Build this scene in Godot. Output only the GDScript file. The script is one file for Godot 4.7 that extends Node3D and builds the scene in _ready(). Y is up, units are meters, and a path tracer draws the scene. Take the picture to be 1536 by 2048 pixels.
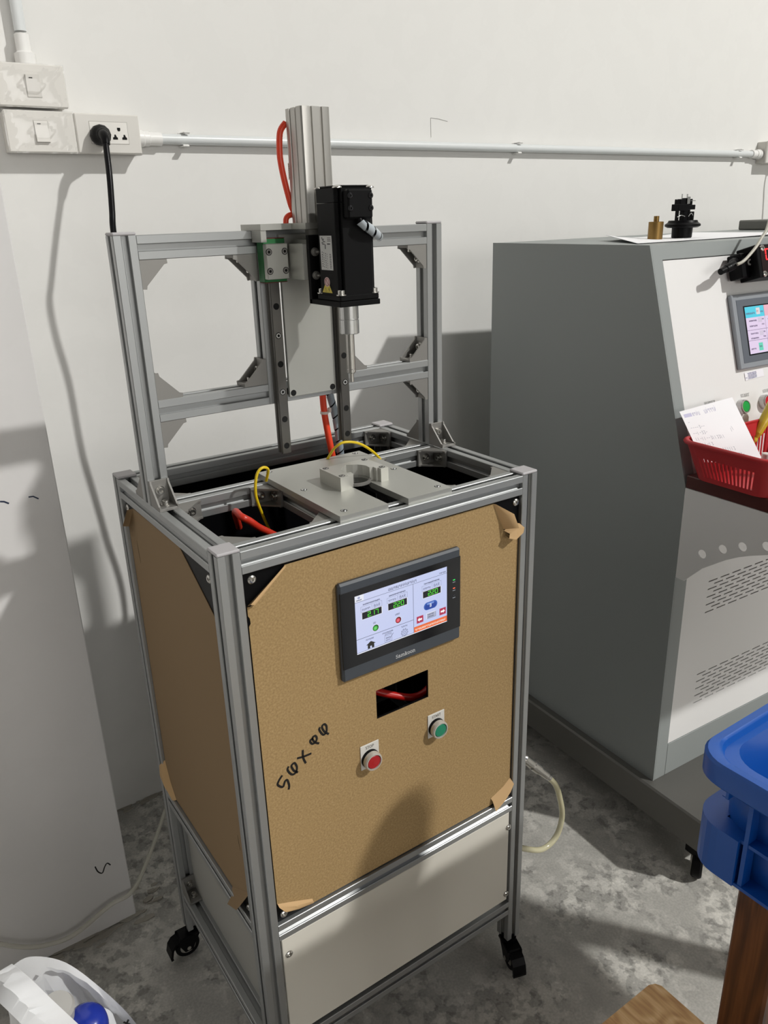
extends Node3D
# ------------------------------------------------------------------ mesh builder
class MB:
	var v := PackedVector3Array()
	var n := PackedVector3Array()
	var t := PackedVector2Array()
	func tri(a: Vector3, b: Vector3, c: Vector3, na: Vector3, nb: Vector3, nc: Vector3, ua := Vector2.ZERO, ub := Vector2.ZERO, uc := Vector2.ZERO) -> void:
		v.append(a); v.append(c); v.append(b)
		n.append(na); n.append(nc); n.append(nb)
		t.append(ua); t.append(uc); t.append(ub)
	func poly(p: Array, outward := Vector3.ZERO) -> void:
		var nn := Vector3.ZERO
		for i in p.size():
			var a: Vector3 = p[i]
			var b: Vector3 = p[(i + 1) % p.size()]
			nn += a.cross(b)
		if nn.length() < 1e-14:
			return
		nn = nn.normalized()
		var q := p
		if outward != Vector3.ZERO and nn.dot(outward) < 0:
			q = p.duplicate(); q.reverse(); nn = -nn
		for i in range(1, q.size() - 1):
			tri(q[0], q[i], q[i + 1], nn, nn, nn)
	func quad_uv(a: Vector3, b: Vector3, c: Vector3, d: Vector3) -> void:
		var nn := (b - a).cross(c - a).normalized()
		tri(a, b, c, nn, nn, nn, Vector2(0, 1), Vector2(1, 1), Vector2(1, 0))
		tri(a, c, d, nn, nn, nn, Vector2(0, 1), Vector2(1, 0), Vector2(0, 0))
	func box(c: Vector3, s: Vector3, e := 0.0, bs := Basis.IDENTITY) -> void:
		var h := s * 0.5
		e = minf(e, minf(h.x, minf(h.y, h.z)) * 0.98)
		for ax in 3:
			var j := (ax + 1) % 3
			var k := (ax + 2) % 3
			for sg in [-1.0, 1.0]:
				var p := []
				for q in [[-1, -1], [1, -1], [1, 1], [-1, 1]]:
					var w := Vector3.ZERO
					w[ax] = sg * h[ax]; w[j] = q[0] * (h[j] - e); w[k] = q[1] * (h[k] - e)
					p.append(c + bs * w)
				var o := Vector3.ZERO
				o[ax] = sg
				poly(p, bs * o)
			if e > 0:
				for s1 in [-1.0, 1.0]:
					for s2 in [-1.0, 1.0]:
						var p := []
						for q in [[0, -1], [0, 1], [1, 1], [1, -1]]:
							var w := Vector3.ZERO
							w[ax] = q[1] * (h[ax] - e)
							w[j] = s1 * (h[j] if q[0] == 0 else h[j] - e)
							w[k] = s2 * (h[k] - e if q[0] == 0 else h[k])
							p.append(c + bs * w)
						var o := Vector3.ZERO
						o[j] = s1; o[k] = s2
						poly(p, bs * o)
		if e > 0:
			for sx in [-1.0, 1.0]:
				for sy in [-1.0, 1.0]:
					for sz in [-1.0, 1.0]:
						var o := Vector3(sx, sy, sz)
						poly([c + bs * (o * Vector3(h.x, h.y - e, h.z - e)), c + bs * (o * Vector3(h.x - e, h.y, h.z - e)), c + bs * (o * Vector3(h.x - e, h.y - e, h.z))], bs * o)
	func span(a: Vector3, b: Vector3, e := 0.0) -> void:
		box((a + b) * 0.5, (b - a).abs(), e)
	# polygon in the (u, w) plane at o, pushed out along d
	func prism(pl: PackedVector2Array, o: Vector3, u: Vector3, w: Vector3, d: Vector3) -> void:
		var p := pl.duplicate()
		if Geometry2D.is_polygon_clockwise(p):
			p.reverse()
		var area := 0.0
		for i in p.size():
			area += p[i].cross(p[(i + 1) % p.size()])
		if area < 0:
			p.reverse()
		var idx := Geometry2D.triangulate_polygon(p)
		for k in range(0, idx.size(), 3):
			var a := o + u * p[idx[k]].x + w * p[idx[k]].y
			var b := o + u * p[idx[k + 1]].x + w * p[idx[k + 1]].y
			var c := o + u * p[idx[k + 2]].x + w * p[idx[k + 2]].y
			poly([a, b, c], -d)
			poly([a + d, b + d, c + d], d)
		for i in p.size():
			var q := p[i]
			var r := p[(i + 1) % p.size()]
			var e := r - q
			var a := o + u * q.x + w * q.y
			var b := o + u * r.x + w * r.y
			poly([a, b, b + d, a + d], u * e.y - w * e.x)
	# profile of Vector2(radius, height) turned about an axis
	func lathe(pr: Array, o: Vector3, axis: Vector3, seg := 24, smooth := false) -> void:
		var ax := axis.normalized()
		var u := ax.cross(Vector3(0.31, 0.7, 0.64)).normalized()
		var w := ax.cross(u)
		var nr := []
		for i in pr.size() - 1:
			var e: Vector2 = pr[i + 1] - pr[i]
			nr.append(Vector2(e.y, -e.x).normalized())
		for i in pr.size() - 1:
			var n0: Vector2 = nr[i]
			var n1: Vector2 = nr[i]
			if smooth:
				if i > 0: n0 = (nr[i] + nr[i - 1]).normalized()
				if i < nr.size() - 1: n1 = (nr[i] + nr[i + 1]).normalized()
			for k in seg:
				var t0 := TAU * k / seg
				var t1 := TAU * (k + 1) / seg
				var d0 := u * cos(t0) + w * sin(t0)
				var d1 := u * cos(t1) + w * sin(t1)
				var a = o + d0 * pr[i].x + ax * pr[i].y
				var b = o + d1 * pr[i].x + ax * pr[i].y
				var c = o + d1 * pr[i + 1].x + ax * pr[i + 1].y
				var d = o + d0 * pr[i + 1].x + ax * pr[i + 1].y
				var na := d0 * n0.x + ax * n0.y
				var nb := d1 * n0.x + ax * n0.y
				var nc := d1 * n1.x + ax * n1.y
				var nd := d0 * n1.x + ax * n1.y
				if pr[i].x > 1e-7: tri(a, b, c, na, nb, nc)
				if pr[i + 1].x > 1e-7: tri(a, c, d, na, nc, nd)
	func tube(p: Array, r, seg := 10, caps := true) -> void:
		var m := p.size()
		var tg := []
		for i in m:
			tg.append((p[mini(i + 1, m - 1)] - p[maxi(i - 1, 0)]).normalized())
		var u: Vector3 = tg[0].cross(Vector3.UP if absf(tg[0].y) < 0.9 else Vector3.RIGHT).normalized()
		var rings := []
		for i in m:
			u = (u - tg[i] * u.dot(tg[i])).normalized()
			var w: Vector3 = tg[i].cross(u)
			var ring := []
			for k in seg:
				ring.append(u * cos(TAU * k / seg) + w * sin(TAU * k / seg))
			rings.append(ring)
		for i in m - 1:
			var r0: float = r[i] if r is Array else r
			var r1: float = r[i + 1] if r is Array else r
			for k in seg:
				var l := (k + 1) % seg
				var a: Vector3 = p[i] + rings[i][k] * r0
				var b: Vector3 = p[i] + rings[i][l] * r0
				var c: Vector3 = p[i + 1] + rings[i + 1][l] * r1
				var d: Vector3 = p[i + 1] + rings[i + 1][k] * r1
				tri(a, b, c, rings[i][k], rings[i][l], rings[i + 1][l])
				tri(a, c, d, rings[i][k], rings[i + 1][l], rings[i + 1][k])
		if caps:
			for e in [0, m - 1]:
				var rr: float = r[e] if r is Array else r
				var q := []
				for k in seg: q.append(p[e] + rings[e][k] * rr)
				poly(q, -tg[0] if e == 0 else tg[m - 1])
	# rows of points; joined by quads; both sides drawn by the renderer
	func grid(rows: Array, closed := false, flip := false) -> void:
		for i in rows.size() - 1:
			var cnt: int = rows[i].size()
			for k in (cnt if closed else cnt - 1):
				var l := (k + 1) % cnt
				var q := [rows[i][k], rows[i][l], rows[i + 1][l], rows[i + 1][k]]
				if flip: q.reverse()
				poly([q[0], q[1], q[2]]); poly([q[0], q[2], q[3]])
	func add(o: MB, x := Transform3D.IDENTITY) -> void:
		for i in o.v.size():
			v.append(x * o.v[i]); n.append((x.basis * o.n[i]).normalized()); t.append(o.t[i])
	func soften(deg := 40.0) -> MB:
		var at := {}
		for i in v.size():
			var k := Vector3i((v[i] * 20000.0).round())
			if not at.has(k): at[k] = []
			at[k].append(i)
		var lim := cos(deg_to_rad(deg))
		var out := n.duplicate()
		for k in at:
			for i in at[k]:
				var s := Vector3.ZERO
				for j in at[k]:
					if n[i].dot(n[j]) > lim: s += n[j]
				out[i] = s.normalized() if s.length() > 1e-6 else n[i]
		n = out
		return self
	func mesh(shift := Vector3.ZERO) -> ArrayMesh:
		var a := []
		a.resize(Mesh.ARRAY_MAX)
		var vv := PackedVector3Array()
		for p in v: vv.append(p - shift)
		a[Mesh.ARRAY_VERTEX] = vv; a[Mesh.ARRAY_NORMAL] = n; a[Mesh.ARRAY_TEX_UV] = t
		var m := ArrayMesh.new()
		m.add_surface_from_arrays(Mesh.PRIMITIVE_TRIANGLES, a)
		return m
	func mid() -> Vector3:
		var b := AABB(v[0], Vector3.ZERO)
		for p in v: b = b.expand(p)
		return b.get_center()

# ------------------------------------------------------------------ scene helpers
var org := {}
func named(called: String, parent: Node) -> String:
	if not parent.has_node(NodePath(called)): return called
	var k := 1
	while parent.has_node(NodePath("%s_%03d" % [called, k])): k += 1
	return "%s_%03d" % [called, k]
func thing(called: String, label: String, category: String, at := Vector3.ZERO, group := "") -> Node3D:
	var o := Node3D.new()
	o.name = named(called, self); add_child(o, true); o.position = at; org[o] = at
	return tag(o, label, category, group)
func tag(o: Node3D, label: String, category: String, group := "") -> Node3D:
	o.set_meta("label", label); o.set_meta("category", category)
	if group: o.set_meta("group", group)
	return o
func put(called: String, mb: MB, m: Material, parent: Node = self, label := "") -> MeshInstance3D:
	var c := mb.mid()
	var o := MeshInstance3D.new()
	o.name = named(called, parent); o.mesh = mb.mesh(c); o.material_override = m
	parent.add_child(o, true)
	o.position = c - (org[parent] if org.has(parent) else Vector3.ZERO)
	org[o] = c
	if label: o.set_meta("label", label)
	return o
func inst(called: String, me: Mesh, m: Material, parent: Node, x: Transform3D) -> MeshInstance3D:
	var o := MeshInstance3D.new()
	o.name = named(called, parent); o.mesh = me; o.material_override = m
	parent.add_child(o, true)
	o.transform = Transform3D(x.basis, x.origin - (org[parent] if org.has(parent) else Vector3.ZERO))
	org[o] = Vector3.ZERO
	return o
func struct(called: String, mb: MB, m: Material, label := "") -> MeshInstance3D:
	var o := put(called, mb, m); o.set_meta("kind", "structure")
	if label: o.set_meta("label", label)
	return o
func V(x: float, y: float, z: float) -> Vector3: return Vector3(x, y, z)
func P2(a: Array) -> PackedVector2Array:
	var p := PackedVector2Array()
	for i in range(0, a.size(), 2): p.append(Vector2(a[i], a[i + 1]))
	return p
func smooth_path(p: Array, k := 8) -> Array:
	var out := []
	for i in p.size() - 1:
		var a: Vector3 = p[maxi(i - 1, 0)]
		var b: Vector3 = p[i]
		var c: Vector3 = p[i + 1]
		var d: Vector3 = p[mini(i + 2, p.size() - 1)]
		for j in k: out.append(b.cubic_interpolate(c, a, d, float(j) / k))
	out.append(p[-1])
	return out
func mat(c: String, rough := 0.6, metal := 0.0) -> StandardMaterial3D:
	var m := StandardMaterial3D.new()
	m.albedo_color = Color(c); m.roughness = rough; m.metallic = metal
	m.cull_mode = BaseMaterial3D.CULL_DISABLED
	return m
func noise(seed_: int, freq: float, oct := 4, kind := FastNoiseLite.TYPE_SIMPLEX_SMOOTH) -> FastNoiseLite:
	var n := FastNoiseLite.new()
	n.seed = seed_; n.frequency = freq; n.noise_type = kind
	n.fractal_octaves = oct
	return n
func tri_mat(img: Image, metres: float, rough := 0.8, metal := 0.0) -> StandardMaterial3D:
	var m := StandardMaterial3D.new()
	m.albedo_texture = ImageTexture.create_from_image(img)
	m.uv1_triplanar = true; m.uv1_world_triplanar = true
	m.uv1_scale = Vector3.ONE / metres
	m.roughness = rough; m.metallic = metal
	m.cull_mode = BaseMaterial3D.CULL_DISABLED
	return m
# grey image of seamless noise, 0..1
func field(size: int, n: FastNoiseLite) -> Image:
	return n.get_seamless_image(size, size, false, false, 0.12, true)
func ramp_image(src: Image, stops: Array) -> Image:
	var g := Gradient.new()
	var o := PackedFloat32Array()
	var c := PackedColorArray()
	for s in stops:
		o.append(s[0]); c.append(Color(s[1]))
	g.offsets = o; g.colors = c
	var lut := []
	for i in 256: lut.append(g.sample(i / 255.0))
	var w := src.get_width()
	var h := src.get_height()
	var out := Image.create(w, h, false, Image.FORMAT_RGB8)
	for y in h:
		for x in w: out.set_pixel(x, y, lut[int(src.get_pixel(x, y).r * 255.0)])
	return out
# ------------------------------------------------------------------ drawing on images (flat print)
func dot(im: Image, p: Vector2, r: float, c: Color) -> void:
	for y in range(maxi(0, int(p.y - r - 1)), mini(im.get_height(), int(p.y + r + 2))):
		for x in range(maxi(0, int(p.x - r - 1)), mini(im.get_width(), int(p.x + r + 2))):
			var a := clampf(r + 0.5 - Vector2(x + 0.5, y + 0.5).distance_to(p), 0, 1)
			if a > 0: im.set_pixel(x, y, im.get_pixel(x, y).lerp(c, a))
func stroke(im: Image, pts: Array, r: float, c: Color) -> void:
	for i in pts.size() - 1:
		var a: Vector2 = pts[i]
		var b: Vector2 = pts[i + 1]
		var k := maxi(1, int(a.distance_to(b) / maxf(0.6, r * 0.7)))
		for j in k + 1: dot(im, a.lerp(b, float(j) / k), r, c)
func rect(im: Image, x: float, y: float, w: float, h: float, c: Color) -> void:
	im.fill_rect(Rect2i(int(x), int(y), int(w), int(h)), c)
func frame_rect(im: Image, x: float, y: float, w: float, h: float, r: float, c: Color) -> void:
	stroke(im, [Vector2(x, y), Vector2(x + w, y), Vector2(x + w, y + h), Vector2(x, y + h), Vector2(x, y)], r, c)
func scrawl(im: Image, x: float, y: float, w: float, h: float, c: Color, sd: int, r := 0.8) -> void:
	var g := RandomNumberGenerator.new()
	g.seed = sd
	var step := h * 0.62
	var n := int(w / step)
	for i in n:
		var o := Vector2(x + i * step, y)
		var k := g.randi() % 4
		if k == 0: stroke(im, [o + Vector2(0, h * 0.4), o + Vector2(step * 0.2, h), o + Vector2(step * 0.2, h * 0.35), o + Vector2(step * 0.6, h * 0.3), o + Vector2(step * 0.65, h)], r, c)
		elif k == 1: stroke(im, [o + Vector2(0, h * 0.35), o + Vector2(step * 0.1, h), o + Vector2(step * 0.6, h), o + Vector2(step * 0.6, h * 0.3)], r, c)
		elif k == 2: stroke(im, [o + Vector2(step * 0.15, h * 0.6), o + Vector2(0, h * 0.4), o + Vector2(step * 0.5, h * 0.3), o + Vector2(step * 0.55, h)], r, c)
		else:
			stroke(im, [o + Vector2(step * 0.1, h * 0.3), o + Vector2(step * 0.1, h), o + Vector2(step * 0.5, h * 0.6), o + Vector2(step * 0.6, h * 0.3)], r, c)
			dot(im, o + Vector2(step * 0.4, h * 0.05), r, c)
const SEG := {"0": 63, "1": 6, "2": 91, "3": 79, "7": 7}
func digits(im: Image, s: String, x: float, y: float, w: float, h: float, r: float, c: Color) -> void:
	var p := x
	for ch in s:
		if ch == ".":
			dot(im, Vector2(p - w * 0.12, y + h), r * 1.1, c); continue
		var m: int = SEG[ch]
		var q := [Vector2(p, y), Vector2(p + w, y), Vector2(p + w, y + h * 0.5), Vector2(p + w, y + h), Vector2(p, y + h), Vector2(p, y + h * 0.5)]
		var e := [[0, 1], [1, 2], [2, 3], [3, 4], [4, 5], [5, 0], [5, 2]]
		for i in 7:
			if m & (1 << i): stroke(im, [q[e[i][0]], q[e[i][1]]], r, c)
		p += w * 1.55
func tex_mat(im: Image, rough := 0.5) -> StandardMaterial3D:
	var m := StandardMaterial3D.new()
	m.albedo_texture = ImageTexture.create_from_image(im); m.roughness = rough
	m.cull_mode = BaseMaterial3D.CULL_DISABLED
	return m
func glow_mat(im: Image, energy: float) -> StandardMaterial3D:
	var m := StandardMaterial3D.new()
	m.albedo_color = Color("#101014"); m.roughness = 0.25
	m.emission_enabled = true; m.emission = Color.WHITE
	m.emission_texture = ImageTexture.create_from_image(im)
	m.emission_operator = BaseMaterial3D.EMISSION_OP_MULTIPLY
	m.emission_energy_multiplier = energy
	return m
func lettering(s: String, size: float, font_name: String, depth := 0.0002, italic := false) -> TextMesh:
	var f := SystemFont.new()
	f.font_names = PackedStringArray([font_name])
	if italic: f.font_italic = true
	var tm := TextMesh.new()
	tm.text = s; tm.font = f; tm.font_size = 64; tm.pixel_size = size / 64.0; tm.depth = depth; tm.curve_step = 2.0
	return tm

# ------------------------------------------------------------------ materials
var M := {}
func make_materials() -> void:
	M.alu = mat("#a9abab", 0.42, 0.75)
	M.alu_plate = mat("#b4b4ae", 0.42, 0.6)
	M.alu_bright = mat("#d2d3d2", 0.22, 0.9)
	M.alu_bright_matte = mat("#bdbbb6", 0.36, 0.8)
	M.cast = mat("#8f8d89", 0.5, 0.6)
	M.chrome = mat("#c9c7c2", 0.22, 0.95)
	M.rail = mat("#6a6864", 0.35, 0.85)
	M.cap = mat("#b3b0b2", 0.55)
	M.black = mat("#08080a", 0.4)
	M.black_metal = mat("#0c0c0d", 0.5)
	M.black_screw = mat("#3a3a3c", 0.25, 0.9)
	M.cord = mat("#0d0c0f", 0.35)
	M.cord.metallic_specular = 0.3
	M.dark = mat("#1a1918", 0.6)
	M.rubber = mat("#08080a", 0.45)
	M.white_paint = mat("#d9d5ca", 0.5)
	M.white_plastic = mat("#d4d1cb", 0.4)
	M.pipe = mat("#d3d6d6", 0.35)
	M.orange = mat("#f04a2c", 0.35)
	M.yellow = mat("#e0c018", 0.4)
	M.green = mat("#0f5f2c", 0.5)
	M.hole = mat("#050505", 0.9)
	M.ink = mat("#0a0706", 0.6)
	M.hmi = mat("#3f444b", 0.45)
	M.glass = mat("#0b0e14", 0.12)
	for q in ["black", "black_metal", "rubber"]: M[q].metallic_specular = 0.25
	var k := field(512, noise(7, 0.075, 3))
	M.kraft = tri_mat(ramp_image(k, [[0.0, "#8d734b"], [0.35, "#9b8056"], [0.65, "#a4885c"], [1.0, "#b3986e"]]), 0.16, 0.85)
	M.kraft_plain = mat("#8d7453", 0.8)
	M.kraft_in = mat("#c6a375", 0.75)
	M.cabinet = mat("#8d9291", 0.45)
	M.cabinet_white = mat("#e4e3e2", 0.4)
	M.wood_dark = mat("#4a1d19", 0.4)
	M.blue = mat("#0d50a6", 0.35)
	M.red_plastic = mat("#b8262c", 0.4)
	M.brass = mat("#8a6d3d", 0.4, 0.8)
	M.paper = mat("#f0f0f2", 0.8)
	var cl := mat("#d8d2ae", 0.15)
	cl.transparency = BaseMaterial3D.TRANSPARENCY_ALPHA; cl.albedo_color.a = 0.62
	M.clear_hose = cl
	var ch := mat("#d6d3c4", 0.2)
	ch.transparency = BaseMaterial3D.TRANSPARENCY_ALPHA; ch.albedo_color.a = 0.4
	M.faint_hose = ch
	var film := mat("#f2f2f0", 0.12)
	film.transparency = BaseMaterial3D.TRANSPARENCY_ALPHA; film.albedo_color.a = 0.06
	M.film = film
	var sp := mat("#c3ccd2", 0.25)
	sp.transparency = BaseMaterial3D.TRANSPARENCY_ALPHA; sp.albedo_color.a = 0.75
	M.spiral = sp
	var bag := mat("#e9eaec", 0.35)
	bag.transparency = BaseMaterial3D.TRANSPARENCY_ALPHA; bag.albedo_color.a = 0.93
	bag.backlight_enabled = true; bag.backlight = Color(0.5, 0.5, 0.5)
	M.bag = bag
	# wall plaster, very slightly uneven
	var p := field(512, noise(21, 0.02, 4))
	M.wall = tri_mat(ramp_image(p, [[0.0, "#dddcd9"], [0.5, "#dedddA"], [1.0, "#dfdedb"]]), 1.3, 0.9)
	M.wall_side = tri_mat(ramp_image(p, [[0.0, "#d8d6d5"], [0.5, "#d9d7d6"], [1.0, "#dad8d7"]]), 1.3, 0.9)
	M.hall = mat("#5c5c5a", 0.9)
	M.concrete = concrete()
	M.wood = wood(["#b0804c", "#cda066", "#dfb67e", "#ecca98"], 3)
	M.wood_leg = wood(["#3a2012", "#553018", "#6b3f20", "#7c4c28"], 8)
func concrete() -> StandardMaterial3D:
	var s := 1024
	var broad := field(s, noise(3, 0.0045, 4))
	var wn := noise(5, 0.020, 4)
	wn.domain_warp_enabled = true; wn.domain_warp_amplitude = 22.0; wn.domain_warp_frequency = 0.02
	var patch := field(s, wn)
	var w2 := noise(15, 0.045, 3)
	w2.domain_warp_enabled = true; w2.domain_warp_amplitude = 12.0; w2.domain_warp_frequency = 0.04
	var small := field(s, w2)
	var grit := field(s, noise(19, 0.16, 2))
	var out := Image.create(s, s, false, Image.FORMAT_RGB8)
	for y in s:
		for x in s:
			var u := broad.get_pixel(x, y).r
			var w := patch.get_pixel(x, y).r
			var z := small.get_pixel(x, y).r
			var g := grit.get_pixel(x, y).r
			var l := 0.72 + (u - 0.5) * 0.22
			var rough := smoothstep(0.30, 0.62, u)
			l -= smoothstep(0.50, 0.58, w) * 0.13 * rough
			l -= smoothstep(0.60, 0.66, z) * 0.10 * rough
			l += smoothstep(0.66, 0.74, 1.0 - w) * 0.05
			l += (g - 0.5) * 0.09
			if z < 0.13: l += 0.08
			out.set_pixel(x, y, Color(l, l * 0.987, l * 0.952))
	return tri_mat(out, 1.05, 0.55)
func wood(cols: Array, sd: int) -> StandardMaterial3D:
	var n := noise(sd, 0.012, 3)
	var g := noise(sd + 1, 0.09, 2)
	var grad := Gradient.new()
	grad.offsets = PackedFloat32Array([0.0, 0.4, 0.7, 1.0])
	grad.colors = PackedColorArray([Color(cols[0]), Color(cols[1]), Color(cols[2]), Color(cols[3])])
	var im := Image.create(256, 1024, false, Image.FORMAT_RGB8)
	for y in 1024:
		for x in 256:
			var q := n.get_noise_2d(x * 1.0, y * 0.12) * 0.5 + 0.5
			var f := 0.5 + 0.5 * sin(q * 34.0)
			var h := g.get_noise_2d(x * 3.0, y * 0.08) * 0.5 + 0.5
			im.set_pixel(x, y, grad.sample(clampf(0.45 * f + 0.55 * h, 0, 1)))
	var m := tri_mat(im, 1.0, 0.45)
	m.uv1_world_triplanar = false
	m.uv1_scale = Vector3(3.5, 1.0, 3.5)
	return m

# ------------------------------------------------------------------ aluminium profile kit
var SIDE := PackedFloat32Array([-14.2, -15, -4.9, -15, -4.1, -14.1, -4.1, -13, -8, -13, -8, -11, -4.5, -7.5, 4.5, -7.5, 8, -11, 8, -13, 4.1, -13, 4.1, -14.1, 4.9, -15, 14.2, -15])
func outline() -> PackedVector2Array:
	var p := PackedVector2Array()
	for s in 4:
		for i in range(0, SIDE.size(), 2):
			p.append(Vector2(SIDE[i], SIDE[i + 1]).rotated(PI / 2 * s) * 0.001)
	return p
func bar(a: Vector3, b: Vector3) -> MB:
	var m := MB.new()
	var d := b - a
	var u := Vector3.RIGHT if absf(d.x) < 1e-6 else Vector3.UP
	var w := (Vector3.UP if absf(d.y) < 1e-6 and absf(d.x) < 1e-6 else Vector3.BACK)
	m.prism(outline(), a, u, w, d)
	return m
var kit := {}
func make_kit() -> void:
	var s := MB.new()
	s.lathe([Vector2(0, 0.0008), Vector2(0.0021, 0.0008), Vector2(0.0021, 0.0026), Vector2(0.0038, 0.0028), Vector2(0.0056, 0.0016), Vector2(0.0061, 0.0005), Vector2(0.0061, 0)], V(0, 0, 0), Vector3.UP, 20)
	kit.button_screw = s.mesh()
	s = MB.new()
	s.lathe([Vector2(0, 0.0034), Vector2(0.0024, 0.0034), Vector2(0.0024, 0.0068), Vector2(0.0042, 0.0068), Vector2(0.0047, 0.0062), Vector2(0.0047, 0.0014), Vector2(0.0066, 0.0014), Vector2(0.0066, 0)], V(0, 0, 0), Vector3.UP, 20)
	kit.cap_screw = s.mesh()
	s = MB.new()
	s.lathe([Vector2(0.0019, 0.0003), Vector2(0.0021, 0.0008), Vector2(0.0034, 0.0008), Vector2(0.0038, 0.0003)], V(0, 0, 0), Vector3.UP, 20)
	kit.sunk_screw = s.mesh()
	s = MB.new()
	s.lathe([Vector2(0.0046, -0.0002), Vector2(0.0046, 0.0002), Vector2(0.0, 0.0003)], V(0, 0, 0), Vector3.UP, 18)
	kit.bolt_hole = s.mesh()
	s = MB.new()
	s.span(V(0, 0, -0.0135), V(0.036, 0.004, 0.0135), 0.0004)
	s.span(V(0, 0.004, -0.0135), V(0.004, 0.036, 0.0135), 0.0004)
	var g := P2([0, 0, 0.036, 0, 0.0365, 0.0055, 0.032, 0.0065, 0.0065, 0.032, 0.0055, 0.0365, 0, 0.036])
	for z in [-0.0138, 0.0113]:
		s.prism(g, V(0, 0, z), Vector3.RIGHT, Vector3.UP, V(0, 0, 0.0025))
	kit.bracket = s.mesh()
func bracket(root: Node3D, at: Vector3, a: Vector3, b: Vector3, screws := true) -> void:
	var bs := Basis(a, b, a.cross(b))
	var br := inst("corner_bracket", kit.bracket, M.cast, root, Transform3D(bs, at))
	if screws:
		inst("screw", kit.cap_screw, M.chrome, br, Transform3D(Basis.IDENTITY, V(0.021, 0.004, 0)))
		inst("screw", kit.cap_screw, M.chrome, br, Transform3D(Basis(Vector3(0, -1, 0), Vector3(1, 0, 0), Vector3(0, 0, 1)), V(0.004, 0.021, 0)))
func face_to(d: Vector3) -> Basis:
	# basis whose y axis points along d
	var q := Vector3.RIGHT if absf(d.x) < 0.9 else Vector3.UP
	var z := q.cross(d).normalized()
	return Basis(d.cross(z).normalized(), d.normalized(), z)
func screw(kind: String, at: Vector3, d: Vector3, parent: Node, called := "screw", m: Material = null) -> void:
	if kind == "sunk_screw": inst("counterbore", kit.bolt_hole, M.hole, parent, Transform3D(face_to(d), at))
	inst(called, kit[kind], m if m else M.chrome, parent, Transform3D(face_to(d), at))

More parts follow.
